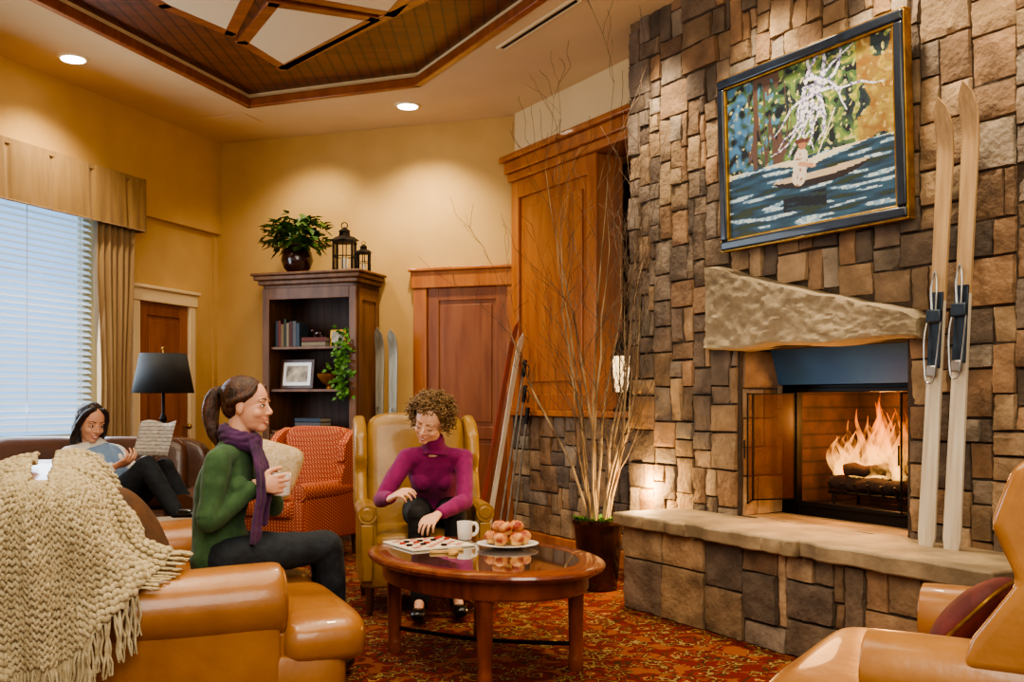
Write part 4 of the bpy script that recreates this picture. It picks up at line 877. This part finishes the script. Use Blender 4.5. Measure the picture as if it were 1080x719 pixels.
def add_head(mb):
    mb.ball((0,-.012,.03),(.073,.092,.085),24,16); mb.ball((0,.020,-.018),(.061,.064,.080),24,16); mb.ball((0,.056,-.084),(.024,.026,.021)); mb.ball((0,.024,-.066),(.046,.048,.036))
    for s in(-1,1):
        mb.ball((s*.034,.051,-.028),(.023,.025,.022)); mb.ball((s*.026,.070,.024),(.024,.012,.007)); mb.ball((s*.072,-.004,-.006),(.008,.017,.028)); mb.ball((s*.008,.088,-.030),(.007,.010,.006)); mb.ball((s*.030,.066,.004),(.017,.0115,.010))
    mb.tube([(0,.074,.022),(0,.086,-.002),(0,.098,-.022),(0,.096,-.030)],[.008,.007,.009,.0085],10,k=4); mb.ball((0,.074,-.056),(.024,.012,.015))
def face_details(root,Mx,closed,smile,hairm):
    T=inv(root)@Mx
    for s in(-1,1):
        if not closed:
            e=MB(T).ball((s*.0305,.0725,.003),(.0115,.008,.0058),14,10).build('eye',M['eye'],parent=root)
            MB(T).ball((s*.030,.0795,.003),(.0052,.002,.0052),12,8).build('iris',M['iris'],parent=e)
        z0=.008 if not closed else -.003; cv=1 if not closed else -1
        MB(T).tube([(s*.017,.079,z0-.004*cv),(s*.026,.0825,z0+.001*cv),(s*.035,.080,z0+.001*cv),(s*.045,.070,z0-.004*cv)],[.0014]*4,6,k=4).build('eyelash',M['iris'],parent=root)
        MB(T).tube([(s*.012,.082,.026),(s*.026,.082,.032),(s*.040,.074,.031),(s*.049,.062,.025)],[(.003,.0018),(.003,.0018),(.0025,.0018),(.0013,.001)],6,k=4).build('eyebrow',hairm,parent=root)
    up=.009 if smile else .001
    mb=MB(T); mb.tube([(-.026,.072,-.056+up),(-.013,.0835,-.055),(0,.0865,-.0535),(.013,.0835,-.055),(.026,.072,-.056+up)],[.0012,.0026,.003,.0026,.0012],8,k=4)
    g=.012 if smile else .006
    mb.tube([(-.026,.072,-.057+up),(-.013,.0815,-.056-g*.85),(0,.0845,-.057-g),(.013,.0815,-.056-g*.85),(.026,.072,-.057+up)],[.0012,.0028,.0034,.0028,.0012],8,k=4)
    mb.build('lips',M['lips'],parent=root)
    if smile: MB(T).tube([(-.021,.0755,-.054),(-.011,.082,-.059),(0,.0845,-.061),(.011,.082,-.059),(.021,.0755,-.054)],[(.0015,.002),(.0045,.002),(.0052,.002),(.0045,.002),(.0015,.002)],8,k=3,xa=(0,0,1)).build('teeth',M['teeth'],parent=root)
def body(root,J,skin,top,bottom,shoe,hcurlR,hcurlL,topname='sweater',neckt=False,torso_scale=1.0):
    T=inv(root); g=lambda k:V(J[k]); HM=J['HM']; sa=(g('shL')-g('shR')).normalized(); ha=(g('hipL')-g('hipR')).normalized(); t=torso_scale
    def torso(mb,e):
        p,c,n=g('pelvis'),g('chest'),g('neck')
        mid=p.lerp(c,.5)+J.get('bend',V((0,0,0)))
        low=p-(c-p).normalized()*.07
        mb.tube([low,p,mid,c,c.lerp(n,.55),c.lerp(n,.85),n+(n-c).normalized()*.02],[(.13*t+e,.10*t+e),(.155*t+e,.108*t+e),(.120*t+e,.088*t+e),(.140*t+e,.104*t+e),(.140*t+e,.080*t+e),(.09*t+e,.062*t+e),(.050+e,.050+e)],24,k=5,xa=sa)
        fw=J['fw']
        for s in(-1,1): mb.ball(c+sa*s*.066+fw*.074*t,(.054+e,.050+e,.054+e))
        for s in ('shL','shR'): mb.tube([c.lerp(n,.75),n.lerp(g(s),.6)-V((0,0,.012)),g(s)],[.046+e,.044+e,.045+e],16,k=3); mb.ball(g(s),.046+e)
    def arm(mb,s,e,full):
        a,b,c=g('sh'+s),g('el'+s),g('wr'+s); end=c if full else b.lerp(c,.94)
        mb.tube([a,a.lerp(b,.3),a.lerp(b,.75),b,b.lerp(end,.3),b.lerp(end,.7),end],[.045+e,.043+e,.037+e,.035+e,.036+e,.028+e,.022+e],16,k=3); mb.ball(b,.035+e)
    def leg(mb,s,e,ext=0):
        a,b,c=g('hip'+s),g('kn'+s),g('an'+s); c=c+(c-b).normalized()*ext
        mb.tube([a,a.lerp(b,.25),a.lerp(b,.65),b],[.085+e,.082+e,.068+e,.056+e],20,k=3); mb.ball(b,.056+e)
        mb.tube([b,b.lerp(c,.3),b.lerp(c,.65),c],[.053+e,.054+e,.046+e,.036+e+ext*.2],18,k=3); mb.ball(a,.085+e)
    mb=MB(T); torso(mb,-.012); 
    for s in 'RL':
        arm(mb,s,-.004,True); leg(mb,s,-.014)
        A,Tn=g('an'+s),g('to'+s); mb.tube([A,A.lerp(Tn,.5)-V((0,0,.01)),Tn],[.030,.026,.016],12,k=3)
        hand(mb,g('wr'+s),J['hd'+s],J['hn'+s],J['ht'+s],hcurlR if s=='R' else hcurlL)
    hb=HM@V((0,-.025,-.05)); mb.tube([g('neck')-V((0,0,.03)),g('neck').lerp(hb,.5),hb],[.058,.048,.048],18,k=4)
    mb.T=T@HM; add_head(mb)
    remesh(mb,'body',skin,root,.0042,3)
    mb=MB(T); torso(mb,.010)
    for s in 'RL':
        arm(mb,s,.011,False); b,c=g('el'+s),g('wr'+s); q=b.lerp(c,.90); d_=(c-b).normalized(); mb.tube([q-d_*.018,q+d_*.012],[.034,.032],14)
    if neckt: mb.tube([g('neck')-V((0,0,.04)),g('neck')+V((0,0,.0)),g('neck').lerp(hb,.55)],[.080,.066,.060],20,k=4)
    remesh(mb,topname,top,root,.0055,4,.008,7,.004)
    mb=MB(T); p,c=g('pelvis'),g('chest'); d=(c-p).normalized()
    mb.tube([p-d*.085,p-d*.02,p+d*.06],[(.15,.115),(.170,.124),(.150,.108)],20,k=3,xa=ha)
    for s in 'RL': leg(mb,s,.008,.035)
    remesh(mb,'trousers',bottom,root,.008,4,.006,10,.003)
    for s in 'RL':
        A,Tn=g('an'+s),g('to'+s); dr=(Tn-A); dr.z=0; dr=dr.normalized(); z0=Tn.z-.03; mb=MB(T)
        hl=V((A.x,A.y,z0+.035))-dr*.03; up_=(g('kn'+s)-A).normalized()
        mb.tube([A+up_*.12,A,V((A.x,A.y,z0+.05))],[.042,.045,.045],14,k=3); mb.tube([hl,hl+dr*.10,Tn+V((0,0,.012)),Tn+dr*.03+V((0,0,.006))],[(.036,.036),(.042,.042),(.042,.032),(.024,.018)],14,k=4,xa=dr.cross(V((0,0,1))))
        remesh(mb,'shoe',shoe,root,.006,3)
# --- green sweater woman
R1=thing('person','seated woman in green sweater and purple scarf holding a mug on the sofa','person',(-1.22,4.25,0))
hm=head_mx(V((-1.112,4.275,1.196)),(1,-.16,-.03),(-.05,0,1),1.03)
mugc=V((-.972,4.275,.82))
J=dict(pelvis=(-1.215,4.25,.575),chest=(-1.205,4.26,.85),neck=(-1.160,4.268,1.040),shR=(-1.190,4.120,.975),shL=(-1.140,4.41,.975),elR=(-1.215,4.06,.735),elL=(-1.06,4.52,.745),
 wrR=mugc+V((-.085,-.066,.048)),wrL=mugc+V((-.080,.070,.050)),hdR=(.93,.16,.06),hnR=(-.05,1,0),htR=(0,0,1),hdL=(.93,-.2,.06),hnL=(-.05,-1,0),htL=(0,0,1),
 hipR=(-1.17,4.165,.565),hipL=(-1.24,4.335,.565),knR=(-.785,4.34,.60),knL=(-.845,4.51,.57),anR=(-.770,4.43,.12),anL=(-.82,4.58,.12),toR=(-.745,4.56,.045),toL=(-.78,4.71,.045),HM=hm,fw=V((.97,-.2,0)),bend=V((-.02,0,0)))
body(R1,J,M['skin'],M['green'],M['jeans'],M['boot'],(.5,.75,.6),(.5,.75,.6))
face_details(R1,hm,False,True,M['hair1'])
T=inv(R1)@hm; mb=MB(T); mb.ball((0,-.024,.040),(.080,.094,.086),28,18); mb.ball((0,-.06,.0),(.070,.050,.060)); 
for s in(-1,1): mb.tube([(s*.040,.050,.088),(s*.066,.035,.050),(s*.076,.0,.03),(s*.06,-.06,.01)],[.010,.013,.014,.020],10,k=4)
mb.tube([(0,-.10,.05),(0,-.135,.045),(.005,-.155,.0),(.012,-.155,-.06),(.015,-.14,-.12),(.015,-.125,-.165)],[(.024,.024),(.034,.030),(.038,.033),(.034,.030),(.025,.022),(.008,.008)],16,k=5)
remesh(mb,'hair',M['hair1'],R1,.004,2,.002,25,.001)
MB(T).tube([(.027*math.cos(k*PI/8),-.115,.048+.027*math.sin(k*PI/8)) for k in range(17)],.007,8).build('hair_tie',M['black'],parent=R1)
T=inv(R1); mb=MB(T); nk=V(J['neck'])+V((.005,0,.010))
for q in range(7):
    ph=q*2*PI/7; pts=[]
    for k in range(33):
        a=k*2*PI/32; b=ph+a*1.0+.4*math.sin(3*a+q); R_=.066+.017*math.cos(b); pts.append(nk+V((R_*math.cos(a)+.012,R_*math.sin(a),.010+.031*math.sin(b)-.022*math.cos(a))))
    mb.tube(pts,.0135,8)
def drape(x0,y0,L,W,ph,nf):
    c=[(nk+V((.074,y0*.5,.0))),nk+V((.112,y0,-.10)),nk+V((.122,y0*1.15,-.22)),nk+V((.112,y0*1.3,-.22-L*.5)),nk+V((.106,y0*1.3,-.22-L))]
    path=catmull([tuple(p) for p in c],8); m=len(path)
    for q in range(nf):
        s=(q/(nf-1)-.5); pts=[]
        for k,p in enumerate(path):
            t=k/(m-1); w_=W*(.45+.55*t); pts.append(V(p)+V((.009*math.sin(q*2.4+ph+t*1.5),s*w_,0))+V((-.25*abs(s)*w_,0,0)))
        mb.tube(pts,[(.010,.0145+.5*W*.55/nf*t_/m) for t_ in range(m)],8,xa=(1,0,0))
drape(0,-.075,.20,.10,0,6); drape(0,.01,.14,.09,2,5)
remesh(mb,'scarf',M['purple'],R1,.0042,2,.004,14,.002)
mug(mugc,rad(120),'white mug held in both hands by the woman in green')
# --- magenta woman
R2=thing('person','curly haired woman in a magenta turtleneck leaning over the checkers board','person',(-.47,6.05,0))
hm=head_mx(V((-.465,5.700,1.098)),(-.28,-.86,-.40),(.18,-.38,.9),1.07)
J=dict(pelvis=(-.475,6.08,.565),chest=(-.455,5.93,.79),neck=(-.445,5.81,.945),shR=(-.605,5.83,.885),shL=(-.280,5.88,.885),elR=(-.735,5.70,.665),elL=(-.265,5.70,.65),
 wrR=(-.655,5.50,.690),wrL=(-.405,5.50,.60),hdR=(.55,-.45,.35),hnR=(.4,.3,-.8),htR=(.6,.6,.2),hdL=(-.42,-.85,-.30),hnL=(-.1,.1,-1),htL=(-1,.4,0),
 hipR=(-.565,6.07,.56),hipL=(-.385,6.09,.56),knR=(-.52,5.64,.575),knL=(-.32,5.68,.575),anR=(-.51,5.62,.13),anL=(-.31,5.72,.13),toR=(-.51,5.47,.045),toL=(-.28,5.58,.045),HM=hm,fw=V((0,-.85,-.4)),bend=V((0,.03,0)))
body(R2,J,M['skin2'],M['magenta'],M['blackcloth'],M['boot'],(.5,.6,.5),(.35,.45,.4),topname='turtleneck',neckt=True)
face_details(R2,hm,True,True,M['hair2'])
T=inv(R2)@hm; mb=MB(T); mb.ball((0,-.030,.042),(.084,.094,.090),28,18); mb.ball((0,-.06,-.01),(.080,.058,.075)); rng=random.Random(31)
for k in range(900):
    a=rng.uniform(0,2*PI); e=rng.uniform(-.62,1.52); rr_=rng.uniform(.84,1.06); x=.116*math.cos(a)*math.cos(e)*rr_; y=-.030+.106*math.sin(a)*math.cos(e)*rr_; z=.040+.106*math.sin(e)*rr_
    if y>.025 and z<.090: continue
    nn_=V((x,(y+.02),z-.02)).normalized(); c0=V((x*.94,y,z)); ax=(nn_*.5+V((rng.uniform(-1,1),rng.uniform(-.8,.5),-.6))*.7).normalized(); s1=ax.orthogonal().normalized(); s2=ax.cross(s1); rr=rng.uniform(.005,.010); L=rng.uniform(.025,.05); ph=rng.uniform(0,6)
    mb.tube([c0+ax*L*q/11+(s1*math.cos(ph+q*.85)+s2*math.sin(ph+q*.85))*rr for q in range(12)],[.0026]*11+[.0012],4)
mb.build('hair',M['hair2'],parent=R2,nofix=True,ang=180)
# --- reading woman
R3=thing('person','dark haired woman in a pale blue vest reading a newspaper on the brown sofa','person',(-2.5,6.45,0))
hm=head_mx(V((-2.665,6.42,1.075)),(.72,-.62,-.28),(.2,-.1,1),1.06)
J=dict(pelvis=(-2.52,6.42,.56),chest=(-2.62,6.46,.80),neck=(-2.675,6.46,.945),shR=(-2.765,6.33,.88),shL=(-2.575,6.60,.88),elR=(-2.61,6.16,.72),elL=(-2.42,6.52,.76),
 wrR=(-2.41,6.17,.82),wrL=(-2.26,6.40,.88),hdR=(.8,0,.35),hnR=(0,.4,1),htR=(-.2,1,.3),hdL=(.7,-.3,.5),hnL=(0,-.6,1),htL=(0,-1,0),
 hipR=(-2.50,6.33,.56),hipL=(-2.46,6.50,.56),HM=hm,fw=V((.7,-.55,.4)))
J['anR']=(-2.06,6.2,.54);J['anL']=(-2.05,6.42,.54);J['toR']=(-1.94,6.18,.515);J['toL']=(-1.93,6.40,.515);J['knR']=(-2.24,6.22,.82);J['knL']=(-2.20,6.42,.79)
body(R3,J,M['skin'],M['shirt'],M['jeans'],M['boot'],(.5,.6,.5),(.5,.6,.5),topname='shirt')
face_details(R3,hm,False,True,M['hair3'])
T=inv(R3)@hm; mb=MB(T); mb.ball((0,-.024,.040),(.082,.094,.086),24,16); mb.ball((0,-.06,-.04),(.080,.05,.10))
for s in(-1,1): mb.tube([(s*.03,.05,.105),(s*.070,.035,.06),(s*.084,.01,-.03),(s*.082,-.01,-.11),(s*.07,-.02,-.15)],[.012,.016,.022,.024,.012],10,k=4)
remesh(mb,'hair',M['hair3'],R3,.005,3,.005,16,.003)
T=inv(R3); mb=MB(T); p,c,n_=V(J['pelvis']),V(J['chest']),V(J['neck']); sa=(V(J['shL'])-V(J['shR'])).normalized()
mb.tube([p.lerp(c,.1),p.lerp(c,.35),p.lerp(c,.6),c,c.lerp(n_,.5),c.lerp(n_,.85)],[(.162,.130),(.162,.132),(.155,.132),(.170,.140),(.160,.118),(.09,.085)],24,k=4,xa=sa)
remesh(mb,'vest',M['vest'],R3,.008,4,.009,7,.003)
np_=thing('newspaper','open newspaper held up by the reading woman','newspaper',(-2.21,6.22,.88))
def nf(a,b): x=(a-.5)*.30; return (x*.80+.25*b*.22,-x*.25-.05*abs(x)*4,b*.21+.010*math.sin(a*7)*b)
mb=MB(); mb.add(*sheet(nf,20,6)); o=mb.build('pages',M['paper'],parent=np_,ang=180); o.modifiers.new('s','SOLIDIFY').thickness=.003
# ---------------------------------------------------------------- lights
def area(loc,rot,size,p,col,sy=None):
    l=bpy.data.lights.new('area_light','AREA'); l.size=size; l.energy=p; l.color=col
    if sy: l.shape='RECTANGLE'; l.size_y=sy
    o=bpy.data.objects.new('area_light',l); C.objects.link(o); o.location=loc; o.rotation_euler=rot; return o
def look(o,t): o.rotation_euler=(V(t)-V(o.location)).to_track_quat('-Z','Y').to_euler()
def spot(loc,tgt,p,ang,col,blend=.8,rad_=.06):
    l=bpy.data.lights.new('spot_lamp','SPOT'); l.energy=p; l.spot_size=rad(ang); l.spot_blend=blend; l.color=col; l.shadow_soft_size=rad_
    o=bpy.data.objects.new('spot_lamp',l); C.objects.link(o); o.location=loc; look(o,tgt)
def point(loc,p,col,r=.1):
    l=bpy.data.lights.new('point_lamp','POINT'); l.energy=p; l.color=col; l.shadow_soft_size=r; o=bpy.data.objects.new('point_lamp',l); C.objects.link(o); o.location=loc
WARM=(1,.83,.60)
area((-1.0,3.6,3.62),(0,0,0),2.6,85,WARM)  # unseen overhead fill, added to brighten the seating area
o=area((.3,.2,2.9),(0,0,0),2.2,90,(1,.89,.73)); look(o,(-.2,5,.9))  # added forward fill by the camera, no fixture of the room
spot((-3.1,7.35,3.66),(-3.2,7.6,0),105,125,WARM); spot((-.877,8.5,3.66),(-.9,8.95,1.4),135,115,WARM); spot((-1.9,8.9,3.64),(-1.95,9.3,1.4),50,120,WARM)
for u_ in (-.2,.75,1.6,2.5): spot(F(u_,.40,3.66),F(u_,.02,1.0),110,85,(1,.83,.60))
spot((-.5,5.4,3.65),(-.4,5.2,.4),95,95,WARM); spot((-1.3,3.6,3.65),(-1.1,4.2,.6),65,70,WARM)
o=area(Lw(2.66,.12,1.9),(0,0,0),1.9,45,(.78,.89,1),1.6); look(o,Lw(2.66,3,1.4))
point(F(1.05,-.50,1.10),26,(1,.45,.14),.06); point(F(1.05,.1,.95),8,(1,.5,.2),.15)
point(F(-.30,.12,.66),24,(1,.62,.26),.05)
wd=bpy.data.worlds.new('World'); SC.world=wd; wd.use_nodes=True; bg=wd.node_tree.nodes['Background']; bg.inputs[0].default_value=(1,.87,.72,1); bg.inputs[1].default_value=.43
# ---------------------------------------------------------------- camera
cd=bpy.data.cameras.new('camera'); cam=bpy.data.objects.new('camera',cd); C.objects.link(cam); cam.location=(0,0,H); cam.rotation_euler=(PI/2,0,0)
cd.sensor_width=36; cd.lens=36*FP/1080; cd.shift_y=(HOR-359.5)/1080; cd.clip_start=.05
SC.camera=cam
SC.view_settings.view_transform='AgX'; SC.view_settings.look='AgX - Medium High Contrast'; SC.view_settings.exposure=.42
